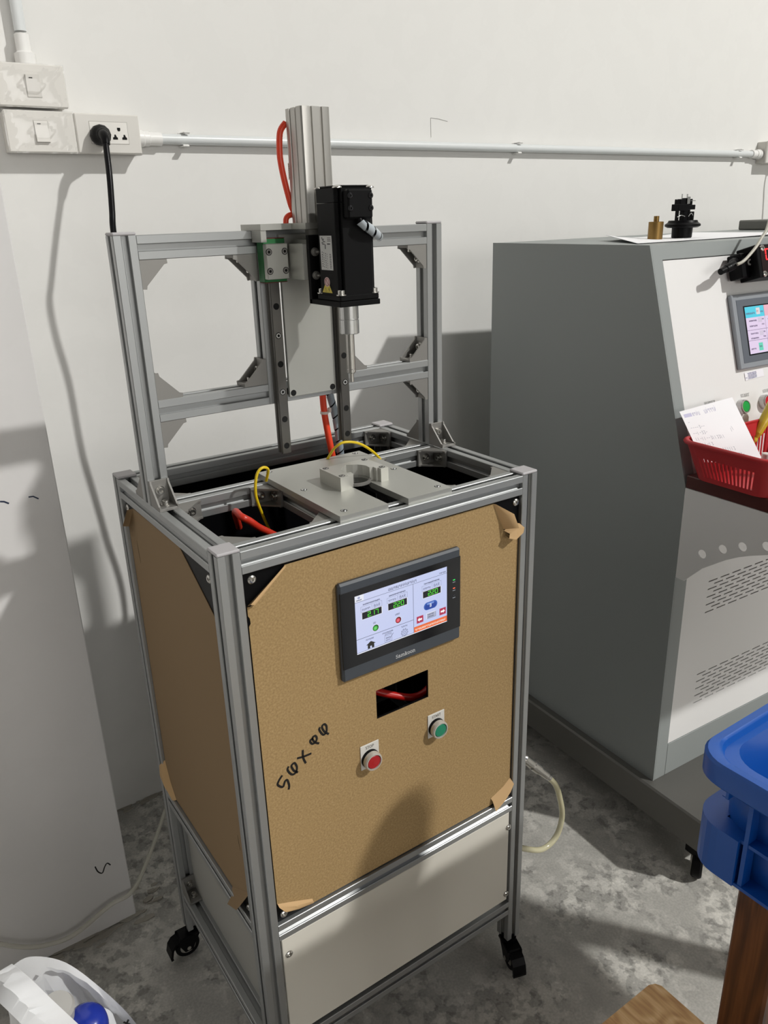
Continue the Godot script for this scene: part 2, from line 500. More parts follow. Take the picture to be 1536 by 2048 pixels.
# ------------------------------------------------------------------ the test machine
const W := 0.518
const D := 0.410
func build_machine() -> void:
	var r := thing("test_machine", "aluminium profile test machine on casters with brown paper covered panels and a touchscreen", "machine", V(W / 2, 0, -D / 2))
	var xs := [0.015, W - 0.015]
	var zs := [-0.015, -D + 0.015]
	for x in xs:
		for z in zs:
			put("post", bar(V(x, 0.066, z), V(x, 0.996, z)), M.alu, r)
			var c := MB.new()
			c.box(V(x, 0.998, z), V(0.0302, 0.0042, 0.0302), 0.0014)
			put("end_cap", c, M.cap, r)
	for y in [0.981, 0.390, 0.148]:
		for z in zs: put("rail", bar(V(0.03, y, z), V(W - 0.03, y, z)), M.alu, r)
		for x in xs: put("rail", bar(V(x, y, -D + 0.03), V(x, y, -0.03)), M.alu, r)
	put("cross_rail", bar(V(0.03, 0.981, -0.231), V(W - 0.03, 0.981, -0.231)), M.alu, r)
	for x in [0.195, 0.335]:
		put("inner_rail", bar(V(x, 0.981, -0.216), V(x, 0.981, -0.03)), M.alu, r)
	# upper frame
	for x in xs:
		put("upright", bar(V(x, 0.996, -0.245), V(x, 1.351, -0.245)), M.alu, r)
		var c := MB.new()
		c.box(V(x, 1.353, -0.245), V(0.0302, 0.0042, 0.0302), 0.0014)
		put("end_cap", c, M.cap, r)
	put("top_beam", bar(V(0.03, 1.336, -0.245), V(W - 0.03, 1.336, -0.245)), M.alu, r)
	for s in [[0.03, 0.195], [0.225, 0.302], [0.332, W - 0.03]]:
		put("lower_beam", bar(V(s[0], 1.125, -0.245), V(s[1], 1.125, -0.245)), M.alu, r)
	for x in [0.21, 0.317]:
		put("guide_post", bar(V(x, 1.110, -0.245), V(x, 1.321, -0.245)), M.alu, r)
	# brackets
	var X := Vector3.RIGHT
	var Y := Vector3.UP
	var Z := Vector3.BACK
	var R := W - 0.03
	for q in [[0.03, 1.321, X, -Y], [0.195, 1.321, -X, -Y], [0.03, 1.140, X, Y], [0.195, 1.140, -X, Y], [0.03, 1.110, X, -Y],
			[R, 1.321, -X, -Y], [R, 1.140, -X, Y], [R, 1.110, -X, -Y], [0.332, 1.140, X, Y], [0.332, 1.321, X, -Y]]:
		bracket(r, V(q[0], q[1], -0.245), q[2], q[3])
	for x in xs:
		bracket(r, V(x, 0.996, -0.230), Z, Y)
		bracket(r, V(x, 0.996, -0.260), -Z, Y)
	for q in [[R, -0.38, -X, Z], [0.03, -0.38, X, Z], [R, -0.216, -X, Z], [0.03, -0.216, X, Z], [R, -0.246, -X, -Z], [0.03, -0.246, X, -Z],
			[0.18, -0.216, -X, Z], [0.35, -0.216, X, Z], [0.18, -0.03, -X, -Z], [0.35, -0.03, X, -Z], [R, -0.03, -X, -Z], [0.03, -0.03, X, -Z]]:
		bracket(r, V(q[0], 0.981, q[1]), q[2], q[3])
	bracket(r, V(0.015, 0.163, -0.38), Z, Y)
	# casters
	for x in xs:
		for z in zs: caster(r, V(x, 0, z), -1.0 if z < -0.2 else 0.0)
	front_panel(r)
	left_panel(r)
	# right side panel and the white service panels
	var m := MB.new()
	m.span(V(W - 0.010, 0.407, -D + 0.032), V(W - 0.006, 0.964, -0.032))
	put("side_panel", m, M.black, r)
	m = MB.new()
	m.span(V(0.0335, 0.171, -0.0065), V(W - 0.0335, 0.3725, -0.0025), 0.0008)
	var wp := put("service_panel", m, M.white_paint, r)
	for s in [[0.0433, 0.340], [0.4830, 0.340], [0.4820, 0.186], [0.0420, 0.186]]:
		screw("button_screw", V(s[0], s[1], -0.0025), Z, wp)
	m = MB.new()
	m.span(V(0.0255, 0.158, -D + 0.022), V(0.0285, 0.380, -0.022), 0.0005)
	put("service_panel", m, mat("#a9a8a2", 0.5), r, "grey side service panel")
	m = MB.new()
	m.span(V(0.03, 0.398, -D + 0.03), V(W - 0.03, 0.404, -0.03))
	put("inner_floor", m, M.black, r)
	m = MB.new()
	m.span(V(0.031, 0.406, -D + 0.006), V(W - 0.031, 0.965, -D + 0.010))
	put("rear_panel", m, M.black, r)
	touchscreen(r)
	push_button(r, V(0.2006, 0.6190, -0.0050), "STOP", "#a5121a")
	push_button(r, V(0.3238, 0.6205, -0.0050), "START", "#10805f")
	fixture(r)
	press_head(r)
func caster(r: Node3D, at: Vector3, turn: float) -> void:
	# swivel caster: stem, plate, fork, wheel, hub, brake pedal; d is the trailing direction
	var d := V(-1, 0, 0) if turn < 0 else V(-0.30, 0, 0.954)
	var s := d.cross(Vector3.UP)
	var m := MB.new()
	m.lathe([Vector2(0, 0), Vector2(0.015, 0), Vector2(0.016, 0.003), Vector2(0.016, 0.008), Vector2(0.008, 0.010), Vector2(0.008, 0.016), Vector2(0, 0.016)], at + V(0, 0.050, 0), Vector3.UP, 20)
	var bs := Basis(d, Vector3.UP, s)
	m.box(at + d * 0.010 + V(0, 0.051, 0), V(0.044, 0.006, 0.030), 0.002, bs)
	for k in [-1.0, 1.0]:
		m.prism(P2([-0.010, 0.054, 0.034, 0.054, 0.036, 0.040, 0.026, 0.018, 0.010, 0.018, 0.002, 0.034]), at + s * (0.0125 * k - 0.0012), d, Vector3.UP, s * 0.0024)
	var c := put("caster", m, M.black, r)
	var hub := at + d * 0.018 + V(0, 0.0245, 0)
	m = MB.new()
	m.lathe([Vector2(0.016, -0.0085), Vector2(0.0225, -0.0085), Vector2(0.0245, -0.006), Vector2(0.0245, 0.006), Vector2(0.0225, 0.0085), Vector2(0.016, 0.0085)], hub, s, 28)
	put("wheel", m, M.rubber, c)
	m = MB.new()
	m.lathe([Vector2(0, -0.0145), Vector2(0.004, -0.0145), Vector2(0.004, -0.008), Vector2(0.0165, -0.007), Vector2(0.0165, 0.007), Vector2(0.004, 0.008), Vector2(0.004, 0.0145), Vector2(0, 0.0145)], hub, s, 24)
	put("wheel_hub", m, mat("#8f8c84", 0.5), c)
	m = MB.new()
	var p := [[0.030, 0.050], [0.044, 0.046], [0.052, 0.036], [0.056, 0.018], [0.055, 0.012]]
	var up := []
	for q in p: up.append([at + d * q[0] + V(0, q[1], 0) - s * 0.013, at + d * q[0] + V(0, q[1], 0) + s * 0.013])
	for i in 4:
		var nrm: Vector3 = (up[i + 1][0] - up[i][0]).cross(s).normalized() * 0.005
		for f in [[up[i][0], up[i][1], up[i + 1][1], up[i + 1][0]]]:
			var q := []
			for e in f: q.append(e + nrm)
			m.poly(f); m.poly(q)
			for j in 4: m.poly([f[j], f[(j + 1) % 4], q[(j + 1) % 4], q[j]])
	put("brake_pedal", m, M.black, c)
func paper_sheet(pieces: Array, o: Vector3, u: Vector3, w: Vector3, d: Vector3) -> MB:
	var m := MB.new()
	for p in pieces: m.prism(P2(p), o, u, w, d)
	return m
# a curled strip: rows of points given as [x, y, out] triples on the panel plane
func curl(rows: Array, o: Vector3, u: Vector3, w: Vector3, d: Vector3) -> MB:
	var m := MB.new()
	var g := []
	for row in rows:
		var q := []
		for i in range(0, row.size(), 3): q.append(o + u * row[i] + w * row[i + 1] + d * row[i + 2])
		g.append(q)
	m.grid(g)
	return m.soften(60)
func front_panel(r: Node3D) -> void:
	var m := MB.new()
	var cx0 := 0.2166
	var cx1 := 0.3106
	for s in [[0.031, 0.406, W - 0.031, 0.6790], [0.031, 0.7272, W - 0.031, 0.965], [0.031, 0.6790, cx0, 0.7272], [cx1, 0.6790, W - 0.031, 0.7272]]:
		m.span(V(s[0], s[1], -0.0100), V(s[2], s[3], -0.0062))
	var fp := put("front_panel", m, M.black, r)
	for s in [[0.0435, 0.9540], [0.4803, 0.9545], [0.0427, 0.4165], [0.4840, 0.4165]]:
		screw("button_screw", V(s[0], s[1], -0.0062), Vector3.BACK, fp)
	var o := V(0, 0, -0.0060)
	var L := [0.0335, 0.441, 0.0452, 0.421, 0.0580, 0.4135, 0.0726, 0.4190, 0.0890, 0.4075, 0.2636, 0.4075, 0.2636, 0.6790, cx0, 0.6790, cx0, 0.7272, 0.2636, 0.7272, 0.2636, 0.9622, 0.0888, 0.9612,
		0.0870, 0.9560, 0.0390, 0.9190, 0.0338, 0.9190, 0.0338, 0.9070, 0.0358, 0.9034, 0.0364, 0.8960, 0.0338, 0.8920]
	var Rr := [0.2636, 0.4075, 0.4420, 0.4075, 0.4592, 0.4110, 0.4860, 0.4310, 0.4865, 0.9060, 0.4728, 0.9010, 0.4560, 0.9160, 0.4345, 0.9625, 0.2636, 0.9622, 0.2636, 0.7272, cx1, 0.7272, cx1, 0.6790, 0.2636, 0.6790]
	var pp := put("masking_paper", paper_sheet([L, Rr], o, Vector3.RIGHT, Vector3.UP, V(0, 0, 0.0008)), M.kraft, fp, "brown kraft masking paper peeling at its corners")
	# peeled corners
	var X := Vector3.RIGHT
	var Y := Vector3.UP
	var Z := Vector3.BACK
	put("peeled_corner", curl([[0.0345, 0.9205, 0.0, 0.0880, 0.9590, 0.0], [0.0335, 0.9225, 0.0045, 0.0890, 0.9605, 0.0025], [0.0360, 0.9245, 0.0070, 0.0880, 0.9618, 0.0035], [0.0400, 0.9235, 0.0080, 0.0890, 0.9600, 0.0040], [0.0430, 0.9215, 0.0055, 0.0890, 0.9580, 0.0025]], o, X, Y, Z), M.kraft_in, fp)
	put("peeled_corner", curl([[0.4345, 0.9625, 0.0005, 0.4450, 0.9400, 0.0005, 0.4560, 0.9165, 0.0005], [0.4370, 0.9622, 0.004, 0.4540, 0.9420, 0.012, 0.4610, 0.9215, 0.016], [0.4380, 0.9610, 0.003, 0.4640, 0.9435, 0.015, 0.4680, 0.9225, 0.022]], o, X, Y, Z), M.kraft_in, fp)
	put("peeled_corner", curl([[0.4560, 0.9150, 0.002, 0.4700, 0.9235, 0.004, 0.4865, 0.9200, 0.003], [0.4590, 0.9120, 0.012, 0.4700, 0.9190, 0.016, 0.4870, 0.9160, 0.014], [0.4560, 0.9060, 0.014, 0.4680, 0.9020, 0.017, 0.4850, 0.9080, 0.014], [0.4555, 0.9090, 0.004, 0.4700, 0.9010, 0.004, 0.4850, 0.9065, 0.001]], o, X, Y, Z), M.kraft_in, fp)
	put("peeled_corner", curl([[0.0340, 0.4410, 0.001, 0.0600, 0.4300, 0.001, 0.0900, 0.4165, 0.001], [0.0350, 0.4360, 0.004, 0.0600, 0.4260, 0.007, 0.0900, 0.4140, 0.003], [0.0420, 0.4270, 0.008, 0.0640, 0.4180, 0.006, 0.0920, 0.4090, 0.002], [0.0460, 0.4235, 0.007, 0.0660, 0.4140, 0.004, 0.0910, 0.4070, 0.001]], o, X, Y, Z), M.kraft_in, fp)
	put("peeled_corner", curl([[0.4860, 0.4450, 0.001, 0.4700, 0.4330, 0.001, 0.4420, 0.4220, 0.001], [0.4890, 0.4340, 0.008, 0.4740, 0.4250, 0.009, 0.4430, 0.4180, 0.005], [0.4800, 0.4230, 0.010, 0.4660, 0.4130, 0.012, 0.4440, 0.4010, 0.013]], o, X, Y, Z), M.kraft_in, fp)
	# handwriting in marker
	var g := MB.new()
	for s in [
		[272, 1335, 205, 1440, 175, 1545, 285, 1600, 330, 1480, 375, 1445, 410, 1520, 425, 1600, 410, 1670],
		[410, 1140, 385, 1210, 430, 1290, 500, 1330, 570, 1280, 590, 1170, 540, 1075, 490, 1100, 470, 1150, 520, 1240, 570, 1270, 615, 1292],
		[715, 785, 720, 930, 745, 1010, 790, 1090], [590, 970, 740, 935, 910, 868],
		[950, 540, 890, 560, 880, 610, 930, 655, 1000, 610, 1025, 530, 990, 475, 940, 500, 930, 550, 975, 615, 1030, 640, 1085, 648],
		[1100, 285, 1075, 330, 1120, 410, 1180, 455, 1240, 390, 1240, 270, 1195, 218, 1145, 250, 1145, 310, 1190, 380, 1230, 410, 1300, 442]]:
		var q := []
		for i in range(0, s.size(), 2): q.append(mark_point(s[i], s[i + 1]))
		ribbon(g, smooth_path(q, 5), 0.0017, Z)
	put("marker_writing", g, M.ink, pp)
# a point of the writing: measured in tenths of a millimetre or so on a slanted grid
func mark_point(x: float, y: float) -> Vector3:
	var u := 0.04972 + x * 0.00006833 - y * 0.00000635
	var w := 0.75727 - x * 0.00002861 - y * 0.00007071
	return V(u, w, -0.0050)
func ribbon(m: MB, p: Array, half: float, nrm: Vector3) -> void:
	var rows := []
	for i in p.size():
		var t: Vector3 = (p[mini(i + 1, p.size() - 1)] - p[maxi(i - 1, 0)]).normalized()
		var s := t.cross(nrm).normalized() * half
		rows.append([p[i] - s, p[i] + s])
	m.grid(rows)
func left_panel(r: Node3D) -> void:
	var m := MB.new()
	m.span(V(0.0062, 0.406, -D + 0.031), V(0.0100, 0.965, -0.031))
	var lp := put("left_panel", m, M.black, r)
	for s in [[-0.3690, 0.9520], [-0.0480, 0.9500], [-0.0450, 0.4180]]:
		screw("button_screw", V(0.0062, s[1], s[0]), Vector3.LEFT, lp)
	var o := V(0.0060, 0, 0)
	put("masking_paper", paper_sheet([[-0.3780, 0.4200, -0.3565, 0.4080, -0.1043, 0.4080, -0.0480, 0.4380, -0.0330, 0.4577, -0.0330, 0.8800, -0.0446, 0.8998, -0.1450, 0.9600, -0.3400, 0.9590, -0.3780, 0.9200]], o, Vector3.BACK, Vector3.UP, V(-0.0008, 0, 0)), M.kraft_plain, lp, "smooth brown masking paper")
	var Z := Vector3.BACK
	var Y := Vector3.UP
	var N := Vector3.LEFT
	put("peeled_corner", curl([[-0.3400, 0.9590, 0.001, -0.3780, 0.9180, 0.001], [-0.3480, 0.9560, 0.008, -0.3800, 0.9200, 0.010], [-0.3460, 0.9430, 0.014, -0.3740, 0.9100, 0.016]], o, Z, Y, N), M.kraft_plain, lp)
	put("peeled_corner", curl([[-0.3780, 0.4720, 0.001, -0.3640, 0.4350, 0.001, -0.3430, 0.4080, 0.001], [-0.3860, 0.4600, 0.010, -0.3700, 0.4300, 0.012, -0.3500, 0.4030, 0.006], [-0.3860, 0.4380, 0.012, -0.3740, 0.4190, 0.010, -0.3560, 0.4010, 0.003]], o, Z, Y, N), M.kraft_in, lp)
	put("peeled_corner", curl([[-0.1043, 0.4090, 0.001, -0.0330, 0.4560, 0.001], [-0.1000, 0.3960, 0.006, -0.0400, 0.4420, 0.006], [-0.1060, 0.3790, 0.012, -0.0620, 0.4060, 0.014]], o, Z, Y, N), M.kraft_plain, lp)
	m = MB.new()
	for s in [[-0.345, 0.905, 0.868], [-0.055, 0.545, 0.520]]:
		m.prism(P2([s[0], s[1], s[0] + 0.0016, (s[1] + s[2]) * 0.5, s[0] + 0.004, s[2], s[0] + 0.0006, (s[1] + s[2]) * 0.5]), V(0.0051, 0, 0), Z, Y, V(-0.0002, 0, 0))
	put("paper_tear", m, mat("#4a3a28", 0.8), lp)
	m = MB.new()
	m.tube(smooth_path([V(0.20, 0.71, -0.10), V(0.27, 0.676, -0.05), V(0.325, 0.665, -0.035), V(0.40, 0.70, -0.06)], 6), 0.006, 10)
	put("inner_tube", m, mat("#c41c16", 0.35), r)
func push_button(r: Node3D, at: Vector3, word: String, c: String) -> void:
	var Z := Vector3.BACK
	var m := MB.new()
	m.span(V(at.x - 0.0155, at.y - 0.016, at.z), V(at.x + 0.0165, at.y + 0.0255, at.z + 0.0012), 0.0003)
	var b := put("push_button", m, M.white_plastic, r, word.to_lower() + " push button on a white legend plate")
	m = MB.new()
	m.lathe([Vector2(0, 0.0012), Vector2(0.0148, 0.0012), Vector2(0.0148, 0.0045), Vector2(0.0138, 0.0062)], at, Z, 32)
	put("seal_ring", m, M.rubber, b)
	m = MB.new()
	m.lathe([Vector2(0.0142, 0.0055), Vector2(0.0147, 0.0070), Vector2(0.0146, 0.0115), Vector2(0.0134, 0.0138), Vector2(0.0118, 0.0140), Vector2(0.0113, 0.0120)], at, Z, 36)
	put("bezel", m, mat("#c9c4bb", 0.35, 0.4), b)
	m = MB.new()
	m.lathe([Vector2(0.0116, 0.0070), Vector2(0.0106, 0.0128), Vector2(0.0100, 0.0133), Vector2(0, 0.0136)], at, Z, 32)
	put("button_cap", m, mat(c, 0.35), b)
	text_on(word, 0.0062, "Droid Sans", V(at.x + 0.0005, at.y + 0.0198, at.z + 0.0013), Basis.IDENTITY, M.ink, b)
func text_on(s: String, size: float, font: String, at: Vector3, bs: Basis, m: Material, parent: Node, italic := false, called := "lettering") -> void:
	inst(called, lettering(s, size, font, 0.0002, italic), m, parent, Transform3D(bs, at))
func screen_image() -> Image:
	var w := 768
	var h := 440
	var im := Image.create(w, h, false, Image.FORMAT_RGB8)
	for y in h:
		for x in w: im.set_pixel(x, y, Color("#d3d9f8").lerp(Color("#bccaf6"), float(x + y) / (w + h) * 0.6))
	var ln := Color("#555a6c")
	var ink := Color("#676c86")
	rect(im, 0, 0, 70, 46, Color("#eef0fb"))
	dot(im, Vector2(32, 18), 9, Color("#8a90b4")); dot(im, Vector2(32, 18), 4, Color("#d3d9f8"))
	scrawl(im, 12, 31, 44, 7, Color("#666c88"), 1, 0.8)
	stroke(im, [Vector2(0, 49), Vector2(w, 49)], 1.1, ln)
	scrawl(im, 268, 14, 245, 24, ink, 5, 1.5)
	scrawl(im, 700, 28, 60, 12, ink, 6, 0.8)
	stroke(im, [Vector2(472, 49), Vector2(472, 434)], 1.3, ln)
	stroke(im, [Vector2(0, 328), Vector2(472, 328)], 1.3, ln)
	var bx := [[52, "2.17"], [262, "2.20"], [556, "2.20"]]
	for i in 3:
		var x: float = bx[i][0]
		scrawl(im, x + 10, 72, 140, 11, ink, 20 + i, 1.2)
		frame_rect(im, x - 8, 92, 168, 40, 0.9, Color("#8d93ad"))
		scrawl(im, x + 2, 104, 70, 18, Color("#6a6f8a"), 30 + i, 1.1)
		stroke(im, [Vector2(x + 80, 98), Vector2(x + 80, 126)], 1.0, Color("#6a6f8a"))
		for q in [[[96, 124, 96, 104, 106, 104, 107, 113, 97, 113, 108, 115, 108, 124, 96, 124]], [[114, 124, 120, 104, 126, 124], [116, 117, 124, 117]], [[133, 124, 133, 104, 143, 105, 143, 113, 133, 114, 145, 124]]]:
			for s in q:
				var p := []
				for k in range(0, s.size(), 2): p.append(Vector2(x + s[k], s[k + 1]))
				stroke(im, p, 1.2, Color("#6a6f8a"))
		rect(im, x - 3, 134, 164, 56, Color("#f4f5ff"))
		rect(im, x, 137, 156, 50, Color("#14181c"))
		digits(im, bx[i][1], x + 46, 146, 20, 32, 2.3, Color("#5dff3a"))
	scrawl(im, 138, 230, 32, 18, ink, 41, 1.0)
	scrawl(im, 318, 228, 44, 16, ink, 42, 1.0)
	for q in [[155, 284, "#49c24a", "#1f5a28"], [342, 286, "#e0475a", "#5a2430"]]:
		dot(im, Vector2(q[0], q[1]), 27, Color("#eef0fb")); dot(im, Vector2(q[0], q[1]), 24, Color(q[3]))
		dot(im, Vector2(q[0] - 2, q[1] + 2), 17, Color(q[2])); dot(im, Vector2(q[0] - 2, q[1] + 2), 9, Color(q[2]).lightened(0.25))
	# pill with the count
	for i in 60: dot(im, Vector2(592 + i, 260), 30, Color("#3a62b8"))
	for i in 56: dot(im, Vector2(594 + i, 264), 22, Color("#2446a0"))
	for i in 50: dot(im, Vector2(597 + i, 244), 7, Color("#7c9ade"))
	digits(im, "3", 615, 250, 11, 20, 2.4, Color.WHITE)
	rect(im, 584, 316, 84, 46, Color("#f4f5ff")); rect(im, 588, 320, 80, 42, Color("#8f94ac")); rect(im, 588, 320, 76, 38, Color("#b4b9d0"))
	scrawl(im, 596, 324, 60, 11, Color("#5a5f78"), 51, 0.9); scrawl(im, 596, 341, 60, 11, Color("#5a5f78"), 52, 0.9)
	for q in [[498, 1.0], [700, -1.0]]:
		rect(im, q[0], 316, 58, 54, Color("#c84a66")); rect(im, q[0] + 3, 319, 52, 48, Color("#b32f50"))
		var c := Vector2(q[0] + 29, 343)
		for k in 16: stroke(im, [c + Vector2(-q[1] * (20 - k), -k), c + Vector2(-q[1] * (20 - k), k)], 0.8, Color.WHITE)
		rect(im, c.x - 18 + (14 if q[1] > 0 else 0), c.y - 7, 22, 15, Color.WHITE)
	rect(im, 474, 390, w - 474, 46, Color("#f0703a"))
	scrawl(im, 484, 402, 275, 20, Color("#fff2e8"), 61, 1.3)
	scrawl(im, 74, 344, 72, 13, ink, 71, 0.9)
	var hc := Vector2(112, 398)
	for k in 22: stroke(im, [hc + Vector2(-36 + k * 1.65, -4 - k), hc + Vector2(36 - k * 1.65, -4 - k)], 0.9, Color("#26241f"))
	rect(im, 86, 394, 52, 32, Color("#26241f")); rect(im, 105, 408, 14, 20, Color("#cfd6f7"))
	scrawl(im, 208, 342, 90, 13, ink, 72, 0.9)
	frame_rect(im, 226, 366, 58, 58, 1.0, ink); frame_rect(im, 234, 362, 40, 14, 0.9, ink)
	scrawl(im, 236, 386, 40, 12, ink, 73, 0.9); scrawl(im, 236, 404, 40, 12, ink, 74, 0.9)
	stroke(im, [Vector2(270, 402), Vector2(298, 372)], 1.6, ink)
	scrawl(im, 366, 342, 54, 14, ink, 75, 0.9)
	var gp := []
	for k in 81:
		var a := TAU * k / 80.0
		gp.append(Vector2(392, 400) + Vector2(cos(a), sin(a)) * (24.0 + 5.0 * signf(sin(a * 9.0))))
	stroke(im, gp, 1.3, ink)
	var g2 := []
	for k in 25: g2.append(Vector2(392, 400) + Vector2(cos(TAU * k / 24.0), sin(TAU * k / 24.0)) * 9.0)
	stroke(im, g2, 1.3, ink)
	stroke(im, [Vector2(0, 431), Vector2(472, 431)], 1.0, Color("#22242c"))
	rect(im, 0, 434, w, 6, Color("#f6f7ff"))
	return im
func touchscreen(r: Node3D) -> void:
	var m := MB.new()
	m.span(V(0.1590, 0.7655, -0.0060), V(0.3660, 0.9145, 0.0036), 0.0030)
	var t := put("touchscreen", m, M.hmi, r, "grey framed touchscreen panel, lit")
	m = MB.new()
	m.span(V(0.1600, 0.7860, 0.0020), V(0.3650, 0.9010, 0.0041), 0.0004)
	put("front_glass", m, M.glass, t)
	m = MB.new()
	m.quad_uv(V(0.1826, 0.8030, 0.0043), V(0.3394, 0.8030, 0.0043), V(0.3394, 0.8915, 0.0043), V(0.1826, 0.8915, 0.0043))
	put("lit_screen", m, glow_mat(screen_image(), 0.92 * GLOW), t)
	var led := [["#36e060", 0.8665], ["#ff6a4a", 0.8532], ["#30343a", 0.8415]]
	for q in led:
		m = MB.new()
		m.span(V(0.3508, q[1] - 0.0007, 0.0040), V(0.3546, q[1] + 0.0007, 0.0044))
		var lm := mat(q[0], 0.3)
		if q[1] > 0.85:
			lm.emission_enabled = true; lm.emission = Color(q[0]); lm.emission_energy_multiplier = 0.5 * GLOW
		put("indicator_led", m, lm, t)
		m = MB.new()
		m.span(V(0.3502, q[1] - 0.0042, 0.0040), V(0.3552, q[1] - 0.0030, 0.0043))
		put("indicator_legend", m, mat("#8a8f98"), t)
	text_on("Samkoon", 0.0078, "Droid Serif", V(0.2640, 0.7758, 0.0037), Basis.IDENTITY, mat("#d9d9da", 0.4), t, true, "maker_lettering")
func fixture(r: Node3D) -> void:
	var X := Vector3.RIGHT
	var Z := Vector3.BACK
	var m := MB.new()
	var p := PackedVector2Array([Vector2(0.1730, -0.2470), Vector2(0.3570, -0.2470), Vector2(0.3570, -0.0060), Vector2(0.2815, -0.0060), Vector2(0.2815, -0.098)])
	for k in 13:
		var a := PI * k / 12.0
		p.append(Vector2(0.2650 + cos(a) * 0.0225, -0.1140 - sin(a) * 0.0225))
	p.append(Vector2(0.2485, -0.098)); p.append(Vector2(0.2485, -0.0060)); p.append(Vector2(0.1730, -0.0060))
	m.prism(p, V(0, 0.9962, 0), X, Z, V(0, 0.0088, 0))
	var fp := put("fixture_plate", m, M.alu_plate, r)
	for x in [0.1888, 0.3440]:
		for z in [-0.2388, -0.1300, -0.0224]: screw("sunk_screw", V(x, 1.0050, z), Vector3.UP, fp, "screw", M.alu_bright)
	m = MB.new()
	var q := PackedVector2Array([Vector2(0.2255, -0.1470), Vector2(0.3055, -0.1470), Vector2(0.3065, -0.0890), Vector2(0.2935, -0.0890), Vector2(0.2935, -0.0960), Vector2(0.2900, -0.0960), Vector2(0.2900, -0.1040), Vector2(0.2840, -0.1040)])
	for k in 9:
		var a := lerpf(0.1, PI - 0.1, k / 8.0)
		var rr := 0.0205 if k != 4 else 0.0250
		q.append(Vector2(0.2650 + cos(a) * rr, -0.1130 - sin(a) * rr))
	for e in [[0.2460, -0.1040], [0.2510, -0.1040], [0.2510, -0.0960], [0.2400, -0.0960], [0.2400, -0.0890], [0.2255, -0.0890]]: q.append(Vector2(e[0], e[1]))
	m.prism(q, V(0, 1.0050, 0), X, Z, V(0, 0.0200, 0))
	var fb := put("fixture_block", m, mat("#c4c3bc", 0.4, 0.45), r)
	for e in [[0.2328, -0.1418], [0.2328, -0.0970], [0.2999, -0.0958], [0.3001, -0.1424]]: screw("sunk_screw", V(e[0], 1.0250, e[1]), Vector3.UP, fb, "screw", M.cast)
	m = MB.new()
	m.lathe([Vector2(0.0190, 0), Vector2(0.0225, 0), Vector2(0.0225, 0.004), Vector2(0.0190, 0.004)], V(0.265, 1.0052, -0.1130), Vector3.UP, 36)
	put("fixture_ring", m, M.cast, r)
